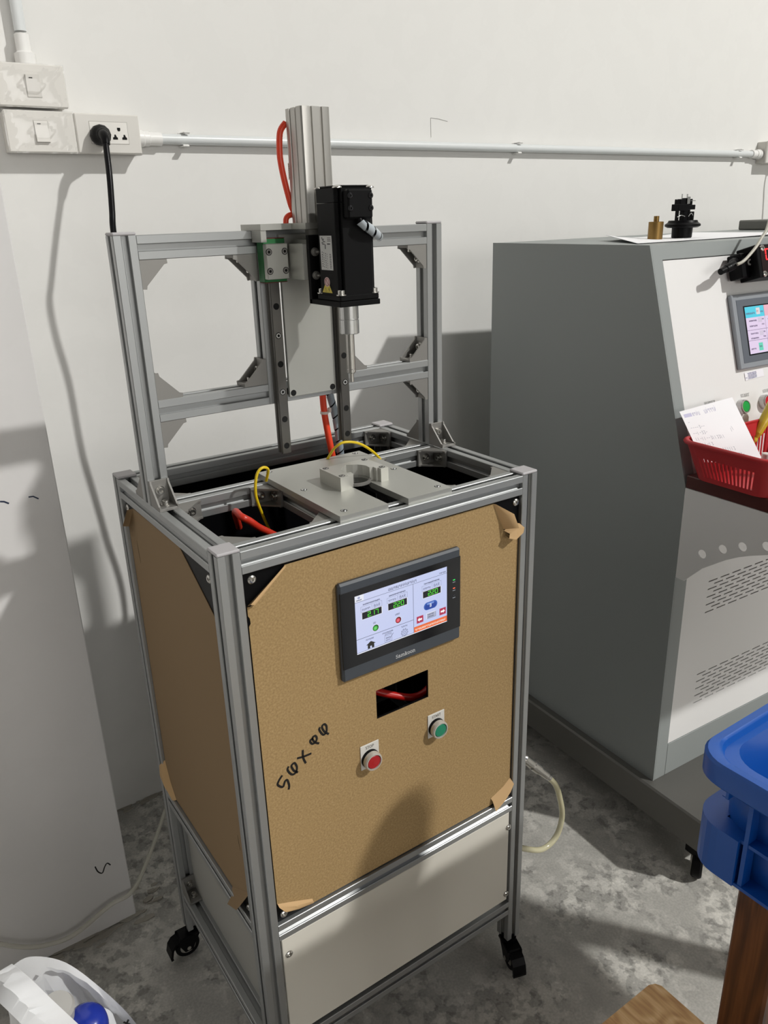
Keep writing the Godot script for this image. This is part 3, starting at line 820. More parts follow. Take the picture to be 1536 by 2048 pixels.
func press_head(r: Node3D) -> void:
	var X := Vector3.RIGHT
	var Y := Vector3.UP
	var Z := Vector3.BACK
	var ax := 0.265
	var az := -0.111
	# guide rails and carriages
	for x in [0.210, 0.317]:
		var m := MB.new()
		m.prism(P2([-0.0075, 0, 0.0075, 0, 0.0075, 0.004, 0.0055, 0.0065, 0.0055, 0.009, 0.0075, 0.011, 0.0075, 0.0142, 0.0067, 0.0150, -0.0067, 0.0150, -0.0075, 0.0142, -0.0075, 0.011, -0.0055, 0.009, -0.0055, 0.0065, -0.0075, 0.004]), V(x, 1.0360, -0.2300), X, Z, V(0, 0.305, 0))
		var g := put("guide_rail", m, M.rail, r)
		for k in 7:
			var y := 1.0475 + 0.0405 * k
			if k in [2, 4]: screw("sunk_screw", V(x, y, -0.2150), Z, g, "screw", M.alu_bright)
			else: screw("bolt_hole", V(x, y, -0.2150), Z, g, "bolt_hole", M.hole)
		m = MB.new()
		m.span(V(x - 0.0172, 1.2830, -0.2265), V(x + 0.0172, 1.3405, -0.2085), 0.0012)
		var c := put("carriage", m, M.green, r, "green plastic ended rail carriage")
		m = MB.new()
		m.span(V(x - 0.0165, 1.2875, -0.2160), V(x + 0.0165, 1.3340, -0.2000), 0.0008)
		put("carriage_block", m, M.alu_plate, c)
		for y in [1.2825, 1.3402]:
			m = MB.new()
			m.span(V(x - 0.0172, y, -0.2240), V(x + 0.0172, y + 0.0010, -0.2090))
			put("end_seal", m, mat("#5a1414"), c)
		for e in [[-0.0125, 1.2985], [0.0115, 1.2985], [-0.0125, 1.3235], [0.0115, 1.3235]]:
			screw("sunk_screw", V(x + e[0], e[1], -0.2000), Z, c, "screw", M.cast)
	var m := MB.new()
	m.span(V(0.2262, 1.1170, -0.2298), V(0.3062, 1.3450, -0.2245), 0.0005)
	var mp := put("mounting_plate", m, M.alu_plate, r)
	for e in [[0.2325, 1.1225], [0.3000, 1.1225]]: screw("bolt_hole", V(e[0], e[1], -0.2245), Z, mp, "bolt_hole", M.hole)
	m = MB.new()
	m.span(V(0.2283, 1.2865, -0.2000), V(0.3000, 1.3330, -0.1615), 0.0005)
	put("spacer_block", m, M.alu_plate, r)
	# motor bracket: upright plate and foot
	m = MB.new()
	m.span(V(0.2340, 1.2556, -0.1612), V(0.2960, 1.3440, -0.1540), 0.0006)
	m.span(V(0.2340, 1.2556, -0.1600), V(0.2960, 1.2625, -0.0805), 0.0008)
	var mb := put("motor_bracket", m, M.black_metal, r)
	for y in [1.3225, 1.2925]:
		m = MB.new()
		m.lathe([Vector2(0, 0.012), Vector2(0.0015, 0.011), Vector2(0.0015, 0.005), Vector2(0.0042, 0.005), Vector2(0.0042, 0.002), Vector2(0.0056, 0.002), Vector2(0.0056, 0)], V(0.2420, y, -0.1540), Z, 18)
		put("bolt", m, M.cast, mb)
	# motor
	var h := 0.0285
	var c1 := 0.0215
	var sec := PackedVector2Array()
	for s in 4:
		for e in [[-c1 + 0.0005, -h], [c1 - 0.0005, -h], [c1, -h + 0.001], [c1 + 0.0006, -c1 - 0.0012], [c1 + 0.0030, -c1 - 0.0030], [h - 0.001, -c1]]:
			sec.append(Vector2(e[0], e[1]).rotated(PI / 2 * s))
	m = MB.new()
	m.prism(sec, V(ax, 1.2695, az), X, Z, V(0, 0.1120, 0))
	var mo := put("motor", m, M.black_metal, r, "black square servo motor standing on end")
	m = MB.new()
	m.prism(sec, V(ax, 1.3822, az), X, Z, V(0, 0.0168, 0))
	m.span(V(ax - 0.024, 1.399, az - 0.024), V(ax + 0.024, 1.4018, az + 0.024), 0.0012)
	put("motor_end_cover", m, M.black_metal, mo)
	m = MB.new()
	m.span(V(ax - 0.030, 1.2625, az - 0.0290), V(ax + 0.030, 1.2700, az + 0.0295), 0.0012)
	put("motor_flange", m, M.black_metal, mo)
	for sx in [-1.0, 1.0]:
		for sz in [-1.0, 1.0]:
			screw("cap_screw", V(ax + sx * 0.0252, 1.2700, az + sz * 0.0245), Y, mo)
			screw("button_screw", V(ax + sx * 0.0240, 1.3985, az + sz * 0.0235), Y, mo)
	m = MB.new()
	var zf := az + h
	m.box(V(0.2640, 1.3795, zf + 0.0062), V(0.0370, 0.0345, 0.0125), 0.0022)
	var en := put("cable_box", m, M.black_metal, mo)
	for e in [[0.2490, 1.3890], [0.2790, 1.3890], [0.2490, 1.3745], [0.2790, 1.3745]]: inst("screw", kit.button_screw, M.black_screw, en, Transform3D(face_to(Z).scaled(V(0.62, 0.62, 0.62)), V(e[0], e[1], zf + 0.0122)))
	m = MB.new()
	var xl := ax - h - 0.0003
	m.quad_uv(V(xl, 1.3008, -0.1275), V(xl, 1.3008, -0.0975), V(xl, 1.3430, -0.0985), V(xl, 1.3430, -0.1285))
	put("rating_label", m, tex_mat(label_image(), 0.4), mo, "printed white rating label")
	m = MB.new()
	m.quad_uv(V(xl, 1.2720, -0.1285), V(xl, 1.2720, -0.1020), V(xl, 1.2920, -0.1020), V(xl, 1.2920, -0.1285))
	var wm := tex_mat(warning_image(), 0.4)
	wm.transparency = BaseMaterial3D.TRANSPARENCY_ALPHA_SCISSOR
	put("warning_label", m, wm, mo, "yellow and red warning sticker")
	# shaft coupling and driver
	m = MB.new()
	m.lathe([Vector2(0, 0), Vector2(0.0123, 0), Vector2(0.0130, -0.0007), Vector2(0.0130, -0.0185), Vector2(0.0122, -0.0190), Vector2(0.0122, -0.0196), Vector2(0.0130, -0.0201), Vector2(0.0130, -0.0378), Vector2(0.0123, -0.0385), Vector2(0, -0.0385)], V(ax, 1.2556, az), Y, 40)
	put("shaft_coupling", m, M.alu_bright, r)
	m = MB.new()
	m.lathe([Vector2(0, 0), Vector2(0.0058, 0), Vector2(0.0058, -0.0480), Vector2(0.0061, -0.0490), Vector2(0.0061, -0.0530), Vector2(0.0052, -0.0540), Vector2(0.0030, -0.0540), Vector2(0.0030, -0.0660), Vector2(0, -0.0660)], V(ax, 1.2176, az), Y, 28)
	put("driver_rod", m, M.chrome, r)
	# cylinder and its top plate
	m = MB.new()
	m.prism(P2([0.1880, -0.2620, 0.3380, -0.2620, 0.3380, -0.2000, 0.2960, -0.2000, 0.2960, -0.1600, 0.2340, -0.1600, 0.2340, -0.2000, 0.1880, -0.2000]), V(0, 1.3512, 0), X, Z, V(0, 0.0078, 0))
	m.span(V(0.1880, 1.3360, -0.2290), V(0.1960, 1.3515, -0.2010))
	put("top_plate", m, M.alu_plate, r)
	m = MB.new()
	m.lathe([Vector2(0, 0), Vector2(0.0150, 0), Vector2(0.0155, 0.001), Vector2(0.0155, 0.013), Vector2(0, 0.0135)], V(ax, 1.3375, -0.186), Y, 32)
	m.span(V(0.236, 1.3328, -0.2000), V(0.296, 1.3380, -0.1640))
	put("rod_collar", m, M.cast, r)
	var cs := PackedVector2Array()
	var b := 0.0225
	for s in 4:
		for e in [[-b + 0.006, -b], [-0.0095, -b], [-0.0088, -b + 0.003], [-0.0062, -b + 0.003], [-0.0055, -b + 0.0004], [0.0055, -b + 0.0004], [0.0062, -b + 0.003], [0.0088, -b + 0.003], [0.0095, -b], [b - 0.006, -b], [b - 0.0028, -b + 0.0009], [b - 0.0009, -b + 0.0028]]:
			cs.append(Vector2(e[0], e[1]).rotated(PI / 2 * s))
	m = MB.new()
	m.prism(cs, V(0.2635, 1.3590, -0.1900), X, Z, V(0, 0.1400, 0))
	var cy := put("air_cylinder", m.soften(24), M.alu_bright_matte, r, "tall ribbed aluminium air cylinder")
	m = MB.new()
	m.quad_uv(V(0.2409, 1.4138, -0.2105), V(0.2409, 1.4138, -0.2062), V(0.2409, 1.4346, -0.2062), V(0.2409, 1.4346, -0.2105))
	put("cylinder_sticker", m, tex_mat(small_sticker(), 0.5), cy)
func label_image() -> Image:
	var im := Image.create(160, 224, false, Image.FORMAT_RGB8)
	im.fill(Color("#c9c9c7"))
	var k := Color("#26262a")
	for i in 9: rect(im, 118 + (i % 2) * 2, 118 + i * 11, 22, 4 + (i * 5) % 5, k)
	for c in 4:
		for i in 7: rect(im, 18 + c * 22, 104 + i * 15 + c * 4, 9 - c % 2 * 3, 7 + (i * 3 + c) % 4, k.lightened(0.1 * c))
	for i in 3: rect(im, 100, 12 + i * 10, 46, 4, k.lightened(0.15))
	for i in 6: rect(im, 20 + (i * 7) % 25, 12 + i * 8, 18 + (i * 11) % 20, 5, k)
	rect(im, 96, 50, 40, 7, k); rect(im, 64, 56, 12, 30, k.lightened(0.1))
	return im
func warning_image() -> Image:
	var im := Image.create(96, 144, false, Image.FORMAT_RGBA8)
	im.fill(Color(0, 0, 0, 0))
	for y in range(62, 142):
		var hw := 18.0 + (y - 62) * 0.36
		for x in range(int(48 - hw), int(48 + hw)): im.set_pixel(x, y, Color("#d2bf3a"))
	for y in 90:
		for x in range(20, 76):
			var d := Vector2((x - 48) / 26.0, (y - 44) / 44.0).length()
			if d < 1.0: im.set_pixel(x, y, Color("#d8b8b4"))
	var ring := []
	for i in 33: ring.append(Vector2(48 + cos(TAU * i / 32) * 17, 46 + sin(TAU * i / 32) * 34))
	stroke(im, ring, 2.2, Color("#7a3038")); stroke(im, [Vector2(38, 20), Vector2(58, 72)], 2.2, Color("#7a3038"))
	stroke(im, [Vector2(66, 96), Vector2(60, 112), Vector2(68, 112), Vector2(63, 128)], 2.0, Color("#2a240c"))
	stroke(im, [Vector2(30, 100), Vector2(24, 132), Vector2(42, 132), Vector2(32, 100)], 1.2, Color("#857524"))
	return im
func small_sticker() -> Image:
	var im := Image.create(32, 128, false, Image.FORMAT_RGB8)
	im.fill(Color("#e4e1d8"))
	for i in 8: rect(im, 9 + (i % 3) * 3, 10 + i * 14, 12, 8, Color("#6d6a60"))
	return im

# ------------------------------------------------------------------ the grey test cabinet on the right (its own frame: x along its front, z towards the viewer)
const CAB_AT := Vector3(0.974, 0, -0.056)
const CAB_TURN := -0.05236
const SLN := Vector3(0, 0.294239, 0.955732)
func sl(x: float, y: float, out := 0.0) -> Vector3:
	return V(x, y, -0.135 * (y - 0.86) / 0.4385) + SLN * out
func slope_basis() -> Basis: return Basis(Vector3.RIGHT, V(0, 0.955732, -0.294239), SLN)
func cab_root(called: String, label: String, category: String, group := "") -> Node3D:
	var o := thing(called, label, category, CAB_AT, group)
	o.rotation.y = CAB_TURN; org[o] = Vector3.ZERO
	return o
func cab_mesh(called: String, mb: MB, m: Material, label: String, category: String, group := "") -> MeshInstance3D:
	var c := mb.mid()
	var o := MeshInstance3D.new()
	o.name = named(called, self); o.mesh = mb.mesh(c); o.material_override = m
	add_child(o, true)
	var bs := Basis(Vector3.UP, CAB_TURN)
	o.transform = Transform3D(bs, CAB_AT + bs * c); org[o] = c
	tag(o, label, category, group)
	return o
# a flat sheet in its own (x, y) with staggered rows of slots left open
func slotted(x0: float, x1: float, y0: float, y1: float, z0: float, z1: float, groups: Array) -> MB:
	var m := MB.new()
	var y := y0
	for g in groups:
		var sh := 0.0028
		for k in 9:
			var ys: float = g - 0.0731 + k * 0.00914 - sh * 0.5
			m.span(V(x0, y, z0), V(x1, ys, z1))
			var x := x0
			var s := 0.1120 + (0.0193 if k % 2 == 1 else 0.0)
			while s < 1.25:
				m.span(V(x, ys, z0), V(s, ys + sh, z1))
				x = s + 0.0285; s += 0.0386
			m.span(V(x, ys, z0), V(x1, ys + sh, z1))
			y = ys + sh
	m.span(V(x0, y, z0), V(x1, y1, z1))
	return m
func build_cabinet() -> void:
	var r := cab_root("test_cabinet", "wide grey test cabinet with a sloping white control panel and a dark wooden shelf", "cabinet")
	var Wd := 1.60
	var prof := P2([-0.598, 0.165, 0, 0.165, 0, 0.8600, -0.1350, 1.2985, -0.598, 1.2985])
	var m := MB.new()
	m.prism(prof, V(0, 0, 0), Vector3.BACK, Vector3.UP, V(0.003, 0, 0))
	put("side_panel", m, M.cabinet, r)
	m = MB.new()
	m.prism(P2([-0.597, 0.166, -0.060, 0.166, -0.060, 0.8500, -0.1400, 1.2600, -0.1360, 1.2980, -0.597, 1.2980]), V(0.003, 0, 0), Vector3.BACK, Vector3.UP, V(Wd, 0, 0))
	put("cabinet_body", m, M.cabinet, r)
	m = MB.new()
	m.span(V(0.003, 0.165, -0.060), V(0.0375, 0.8600, 0.0), 0.0006)
	m.span(V(0.0383, 0.165, -0.060), V(Wd, 0.2478, 0.0), 0.0006)
	m.box(sl(0.0160, 1.0570, -0.010), V(0.0260, 0.4500, 0.0200), 0.0004, slope_basis())
	m.box(sl(0.8, 1.2849, -0.010), V(Wd - 0.006, 0.0285, 0.0200), 0.0004, slope_basis())
	put("front_frame", m, M.cabinet, r)
	m = MB.new()
	m.box(sl(0.81, 1.0735, -0.0035), V(1.56, 0.4110, 0.0050), 0.0005, slope_basis())
	put("control_panel", m, M.cabinet_white, r)
	put("vent_panel", slotted(0.0383, Wd, 0.2488, 0.8560, -0.0045, -0.0015, [0.3995, 0.6255]), M.cabinet_white, r)
	m = MB.new()
	m.span(V(0.0385, 0.249, -0.058), V(Wd, 0.855, -0.056))
	put("inner_plate", m, M.dark, r)
	# shelf and its side bracket with four holes
	m = MB.new()
	m.span(V(0.0, 0.8575, 0.0005), V(Wd, 0.8825, 0.440), 0.0015)
	put("shelf", m, M.wood_dark, r)
	put("shelf_bracket", arch_plate(), M.cabinet_white, r)
	# trolley base
	m = MB.new()
	m.span(V(-0.0200, 0.085, -0.640), V(Wd + 0.05, 0.1650, 0.1550), 0.004)
	put("base_plate", m, mat("#6d6c68", 0.5, 0.5), r)
	for x in [0.012, 1.5]:
		for z in [0.128, -0.58]:
			m = MB.new()
			m.lathe([Vector2(0.020, -0.011), Vector2(0.034, -0.011), Vector2(0.037, -0.007), Vector2(0.037, 0.007), Vector2(0.034, 0.011), Vector2(0.020, 0.011)], V(x, 0.037, z), Vector3(0.5, 0, 0.86), 28)
			m.span(V(x - 0.022, 0.060, z - 0.022), V(x + 0.022, 0.086, z + 0.022), 0.002)
			var c := put("caster", m, M.rubber, r)
			m = MB.new()
			m.lathe([Vector2(0, -0.016), Vector2(0.008, -0.016), Vector2(0.010, -0.010), Vector2(0.028, -0.012), Vector2(0.028, 0.012), Vector2(0.010, 0.010), Vector2(0.008, 0.018), Vector2(0, 0.018)], V(x, 0.037, z), Vector3(0.5, 0, 0.86), 24)
			put("wheel_hub", m, mat("#b9b6ae", 0.4, 0.3), c)
	# second touchscreen
	var bs := slope_basis()
	m = MB.new()
	m.box(sl(0.3035, 1.1221, 0.0040), V(0.2070, 0.1495, 0.0090), 0.002, bs)
	var t := put("touchscreen", m, mat("#8c9197", 0.4), r)
	m = MB.new()
	m.box(sl(0.3060, 1.1221, 0.0082), V(0.1860, 0.1270, 0.0018), 0.0006, bs)
	put("bezel", m, mat("#5d636c", 0.4), t)
	m = MB.new()
	m.box(sl(0.3130, 1.1221, 0.0090), V(0.1620, 0.1000, 0.0006), 0.0, bs)
	put("screen_edge", m, M.glass, t)
	m = MB.new()
	var y0 := 1.0768
	var y1 := 1.1675
	m.quad_uv(sl(0.2358, y0, 0.0095), sl(0.3925, y0, 0.0095), sl(0.3925, y1, 0.0095), sl(0.2358, y1, 0.0095))
	put("lit_screen", m, glow_mat(screen_image_two(), 0.92 * GLOW), t)
	m = MB.new()
	m.quad_uv(sl(0.2220, 1.0285, 0.0), sl(0.2830, 1.0305, 0.0), sl(0.2825, 1.0455, 0.0), sl(0.2215, 1.0435, 0.0))
	put("printed_sticker", m, tex_mat(sticker_image(), 0.6), r)
	# buttons and engraved words
	var grey := mat("#9a9a98", 0.6)
	for q in [["POWER", 0.1050], ["START", 0.2140], ["STOP", 0.2830]]:
		text_on(q[0], 0.0088, "Droid Serif", sl(q[1], 1.0010, 0.0), bs, grey, r)
	for q in [[0.1060, "#d8d8d4"], [0.1960, "#18a048"], [0.2690, "#c01c28"]]:
		m = MB.new()
		var at := sl(q[0], 0.9800, -0.001)
		m.lathe([Vector2(0.0150, 0.0), Vector2(0.0150, 0.004), Vector2(0.0145, 0.0115), Vector2(0.0132, 0.0138), Vector2(0.0116, 0.0138), Vector2(0.0112, 0.011)], at, SLN, 32)
		var b := put("push_button", m, mat("#c9c7c6", 0.25, 0.5), r)
		m = MB.new()
		m.lathe([Vector2(0.0113, 0.006), Vector2(0.0106, 0.0128), Vector2(0.0100, 0.0134), Vector2(0, 0.0138)], at, SLN, 28)
		put("button_cap", m, mat(q[1], 0.3), b)
	# ---- things on and at the cabinet
	m = MB.new()
	var rows := []
	for i in 5:
		var f := i / 4.0
		var row := []
		for k in 7:
			var e := k / 6.0
			var x := lerpf(0.040, 0.520, e) + 0.12 * f * (1 - e)
			var z := lerpf(-0.200, -0.405, f) - 0.08 * e * f
			row.append(V(x, 1.2990 + 0.012 * pow(maxf(0, 1 - e * 2.4), 2) * f + 0.004 * pow(e, 6), z))
		rows.append(row)
	m.grid(rows)
	var top := MB.new()
	top.add(m); top.add(m, Transform3D(Basis.IDENTITY, V(0, 0.0006, 0)))
	cab_mesh("paper_sheet", top.soften(60), M.paper, "white sheet of paper lying on top of the grey cabinet", "paper")
	m = MB.new()
	var bc := V(0.2045, 1.2998, -0.300)
	m.lathe([Vector2(0, 0), Vector2(0.0150, 0), Vector2(0.0155, 0.0006), Vector2(0.0155, 0.0355), Vector2(0.0148, 0.0362), Vector2(0.0056, 0.0362), Vector2(0.0056, 0.0470), Vector2(0.0050, 0.0476), Vector2(0, 0.0476)], bc, Vector3.UP, 36)
	cab_mesh("brass_weight", m, M.brass, "small brass cylinder with a thin stem standing on the paper on the cabinet", "weight")
	connector()
	m = MB.new()
	m.span(V(0.8450, 1.2985, -0.560), V(1.50, 1.3240, -0.330), 0.003)
	cab_mesh("metal_box", m, mat("#6b6b66", 0.5), "flat dark grey box lying on the cabinet top at the right", "box")
	display_unit()
	basket()
func arch_plate() -> MB:
	var m := MB.new()
	var arch := [[0.0200, 0.6670], [0.0580, 0.7080], [0.0820, 0.7260], [0.1057, 0.7434], [0.1300, 0.7580], [0.1550, 0.7700], [0.1860, 0.7825], [0.2300, 0.7920], [0.2700, 0.7950], [0.3300, 0.7930], [0.4380, 0.7800]]
	var holes := [[0.0540, 0.7370], [0.0962, 0.7618], [0.1352, 0.7802], [0.1809, 0.7970], [0.2300, 0.8060]]
	var hr := 0.0088
	var cuts := [0.0]
	for h in holes: cuts.append(h[0])
	cuts.append(0.438)
	for i in cuts.size() - 1:
		var p := []
		var a: float = cuts[i]
		var b: float = cuts[i + 1]
		# along the lower edge from a to b
		if i == 0: p.append(Vector2(0, 0.6670))
		else: p.append(Vector2(a, arch_at(arch, a)))
		for q in arch:
			if q[0] > a + 0.001 and q[0] < b - 0.001: p.append(Vector2(q[0], q[1]))
		p.append(Vector2(b, arch_at(arch, b)))
		if i < holes.size():
			for k in 13:
				var t := -PI / 2 - PI * k / 12.0
				p.append(Vector2(holes[i][0] + cos(t) * hr, holes[i][1] + sin(t) * hr))
		p.append(Vector2(b, 0.8570)); p.append(Vector2(a, 0.8570))
		if i > 0:
			for k in 13:
				var t := PI / 2 - PI * k / 12.0
				p.append(Vector2(holes[i - 1][0] + cos(t) * hr, holes[i - 1][1] + sin(t) * hr))
		m.prism(PackedVector2Array(p), V(0.0, 0, 0.0006), Vector3.BACK, Vector3.UP, V(0.0025, 0, 0))
	return m
func arch_at(arch: Array, x: float) -> float:
	for i in arch.size() - 1:
		if x <= arch[i + 1][0]: return lerpf(arch[i][1], arch[i + 1][1], clampf((x - arch[i][0]) / (arch[i + 1][0] - arch[i][0]), 0, 1))
	return arch[-1][1]
func screen_image_two() -> Image:
	var w := 512
	var h := 300
	var im := Image.create(w, h, false, Image.FORMAT_RGB8)
	im.fill(Color("#ecd9f4"))
	rect(im, 0, 0, 200, 70, Color("#5cd8ee")); rect(im, 200, 0, w - 200, 70, Color("#f6bccb"))
	var ink := Color("#6a5c78")
	scrawl(im, 8, 34, 100, 14, ink, 1, 1.0); scrawl(im, 160, 32, 32, 12, ink, 2, 1.0)
	rect(im, 116, 12, 40, 42, Color("#e9e2e6")); scrawl(im, 122, 24, 28, 16, Color("#c87a70"), 3, 1.0)
	for y in [150, 216]: stroke(im, [Vector2(0, y), Vector2(w, y)], 0.9, ink)
	for q in [[30, 84], [30, 118], [30, 166], [30, 196], [230, 84], [230, 118], [230, 166]]:
		scrawl(im, q[0], q[1], 84, 11, ink, q[0] + q[1], 0.9); scrawl(im, q[0] + 130, q[1] - 4, 28, 11, ink, q[1], 0.9)
	rect(im, 124, 76, 42, 30, Color("#dccfe2")); rect(im, 124, 160, 42, 30, Color("#dccfe2"))
	rect(im, 98, 236, 44, 50, Color("#6fdcc0")); scrawl(im, 104, 252, 32, 12, ink, 9, 0.9)
	scrawl(im, 16, 262, 54, 12, ink, 11, 0.9)
	stroke(im, [Vector2(200, 0), Vector2(200, h)], 0.9, ink)
	return im
func sticker_image() -> Image:
	var im := Image.create(192, 64, false, Image.FORMAT_RGB8)
	im.fill(Color("#eceaf0"))
	for i in 5: scrawl(im, 30 + (i % 2) * 2, 6 + i * 11, 92, 8, Color("#54547a"), 80 + i, 0.8)
	scrawl(im, 6, 36, 20, 16, Color("#54547a"), 90, 0.9)
	rect(im, 84, 4, 2, 56, Color("#9a9ab0"))
	return im
func connector() -> void:
	var r := cab_root("plug_insert", "black plastic connector insert with metal contacts standing beside the brass cylinder", "connector")
	var c := V(0.2900, 1.2998, -0.300)
	var m := MB.new()
	m.lathe([Vector2(0, 0), Vector2(0.0200, 0), Vector2(0.0215, 0.002), Vector2(0.0220, 0.0215), Vector2(0.0320, 0.0215), Vector2(0.0375, 0.0245), Vector2(0.0375, 0.0285), Vector2(0.0320, 0.0320), Vector2(0.0300, 0.0365), Vector2(0.0, 0.0370)], c, Vector3.UP, 32)
	put("base", m, M.black, r)
	m = MB.new()
	m.span(c + V(-0.007, 0.036, -0.006), c + V(0.008, 0.082, 0.006), 0.001)
	m.span(c + V(-0.030, 0.056, -0.010), c + V(0.003, 0.070, 0.010), 0.001)
	m.span(c + V(0.002, 0.058, -0.009), c + V(0.026, 0.068, 0.009), 0.001)
	m.span(c + V(-0.024, 0.068, -0.008), c + V(-0.005, 0.080, 0.008), 0.001)
	m.span(c + V(0.012, 0.066, -0.006), c + V(0.019, 0.080, 0.006), 0.001)
	m.span(c + V(0.0235, 0.036, -0.004), c + V(0.0305, 0.054, 0.004), 0.0008)
	m.span(c + V(0.011, 0.036, -0.004), c + V(0.016, 0.060, 0.004))
	m.span(c + V(-0.024, 0.036, -0.003), c + V(-0.019, 0.058, 0.003))
	put("contact_block", m, M.black, r)
	m = MB.new()
	m.span(c + V(-0.0020, 0.070, 0.007), c + V(0.0070, 0.0845, 0.0085))
	m.span(c + V(-0.0115, 0.079, -0.001), c + V(-0.0098, 0.0905, 0.001))
	m.span(c + V(0.0052, 0.079, -0.001), c + V(0.0072, 0.0900, 0.001))
	m.span(c + V(-0.026, 0.0790, -0.0008), c + V(-0.014, 0.0802, 0.0008))
	m.span(c + V(0.010, 0.0755, 0.0062), c + V(0.026, 0.0768, 0.0078))
	m.tube(smooth_path([c + V(-0.031, 0.044, 0.010), c + V(-0.022, 0.047, 0.011), c + V(-0.008, 0.0445, 0.010)], 4), 0.0012, 6)
	m.tube(smooth_path([c + V(0.006, 0.044, 0.008), c + V(0.013, 0.051, 0.009), c + V(0.020, 0.046, 0.008)], 4), 0.0010, 6)
	put("contact", m, M.alu_bright, r)
func display_unit() -> void:
	var bs := slope_basis()
	var r := cab_root("counter_display", "black digital counter with red glowing digits mounted above the cabinet touchscreen", "display")
	var m := MB.new()
	m.box(sl(0.3260, 1.2440, 0.0330), V(0.1900, 0.0640, 0.0440), 0.0015, bs)
	m.box(sl(0.2320, 1.2425, 0.0200), V(0.0500, 0.0480, 0.0300), 0.002, bs)
	put("housing", m, M.black, r)
	m = MB.new()
	m.box(sl(0.3300, 1.2440, 0.0552), V(0.1760, 0.0580, 0.0010), 0.0, bs)
	put("window", m, mat("#1c0608", 0.1), r)
	for q in [[0.2490, 1.2670], [0.2470, 1.2195]]:
		inst("screw", kit.button_screw, M.chrome, r, Transform3D(bs * face_to(Vector3.BACK), sl(q[0], q[1], 0.0556)))
	m = MB.new()
	m.lathe([Vector2(0.0030, 0.004), Vector2(0.0062, 0.004), Vector2(0.0066, 0.0), Vector2(0.0066, -0.004)], sl(0.2310, 1.2470, 0.0360), V(-0.25, 0.15, 0.95), 20)
	put("knob_ring", m, M.chrome, r)
	var dm := mat("#ff2030", 0.4)
	dm.emission_enabled = true; dm.emission = Color("#ff2a2a"); dm.emission_energy_multiplier = 1.4 * GLOW
	m = MB.new()
	for k in 4:
		var x := 0.2570 + k * 0.026
		for s in [[0, 0, 0.014, 0.003], [0, 0.024, 0.014, 0.003], [-0.001, 0.002, 0.003, 0.011], [-0.001, 0.014, 0.003, 0.011], [0.012, 0.002, 0.003, 0.011], [0.012, 0.014, 0.003, 0.011]]:
			m.box(sl(x + s[0] + s[2] * 0.5, 1.2445 + (s[1] + s[3] * 0.5) * 0.8, 0.0560), V(s[2], s[3] * 0.8, 0.0006), 0.0, bs)
	put("lit_digits", m, dm, r)
	m = MB.new()
	m.lathe([Vector2(0, -0.012), Vector2(0.0075, -0.012), Vector2(0.0085, -0.009), Vector2(0.0085, 0.006), Vector2(0.0075, 0.014), Vector2(0.0062, 0.016), Vector2(0.0062, 0.030), Vector2(0, 0.030)], sl(0.1680, 1.2410, 0.0400), V(-0.96, -0.26, 0.0), 20)
	m.tube(smooth_path([sl(0.1800, 1.2450, 0.034), sl(0.1960, 1.2520, 0.028), sl(0.2150, 1.2500, 0.024)], 5), 0.0075, 10)
	put("cable_gland", m, M.rubber, r)
	m = MB.new()
	m.tube(smooth_path([sl(0.1720, 1.2420, 0.0520), sl(0.1830, 1.2450, 0.0560), sl(0.1990, 1.2530, 0.0575), sl(0.2245, 1.2695, 0.0600), sl(0.2444, 1.2847, 0.0600), sl(0.2646, 1.3002, 0.0600), sl(0.3000, 1.3300, 0.0500)], 6), 0.0030, 10)
	cab_mesh("display_cable", m, mat("#b7b4a8", 0.4), "grey cable rising from the black digital counter past the cabinet's top edge", "cable")
func rr_loop(c: Vector3, hx: float, hz: float, rad: float, arc := 6) -> Array:
	var p := []
	for s in 4:
		var sx := 1.0 if s in [0, 3] else -1.0
		var sz := 1.0 if s < 2 else -1.0
		for k in arc + 1:
			var a := PI / 2 * (s + float(k) / arc)
			p.append(c + V(sx * (hx - rad) + cos(a) * rad, 0, sz * (hz - rad) + sin(a) * rad))
	return p
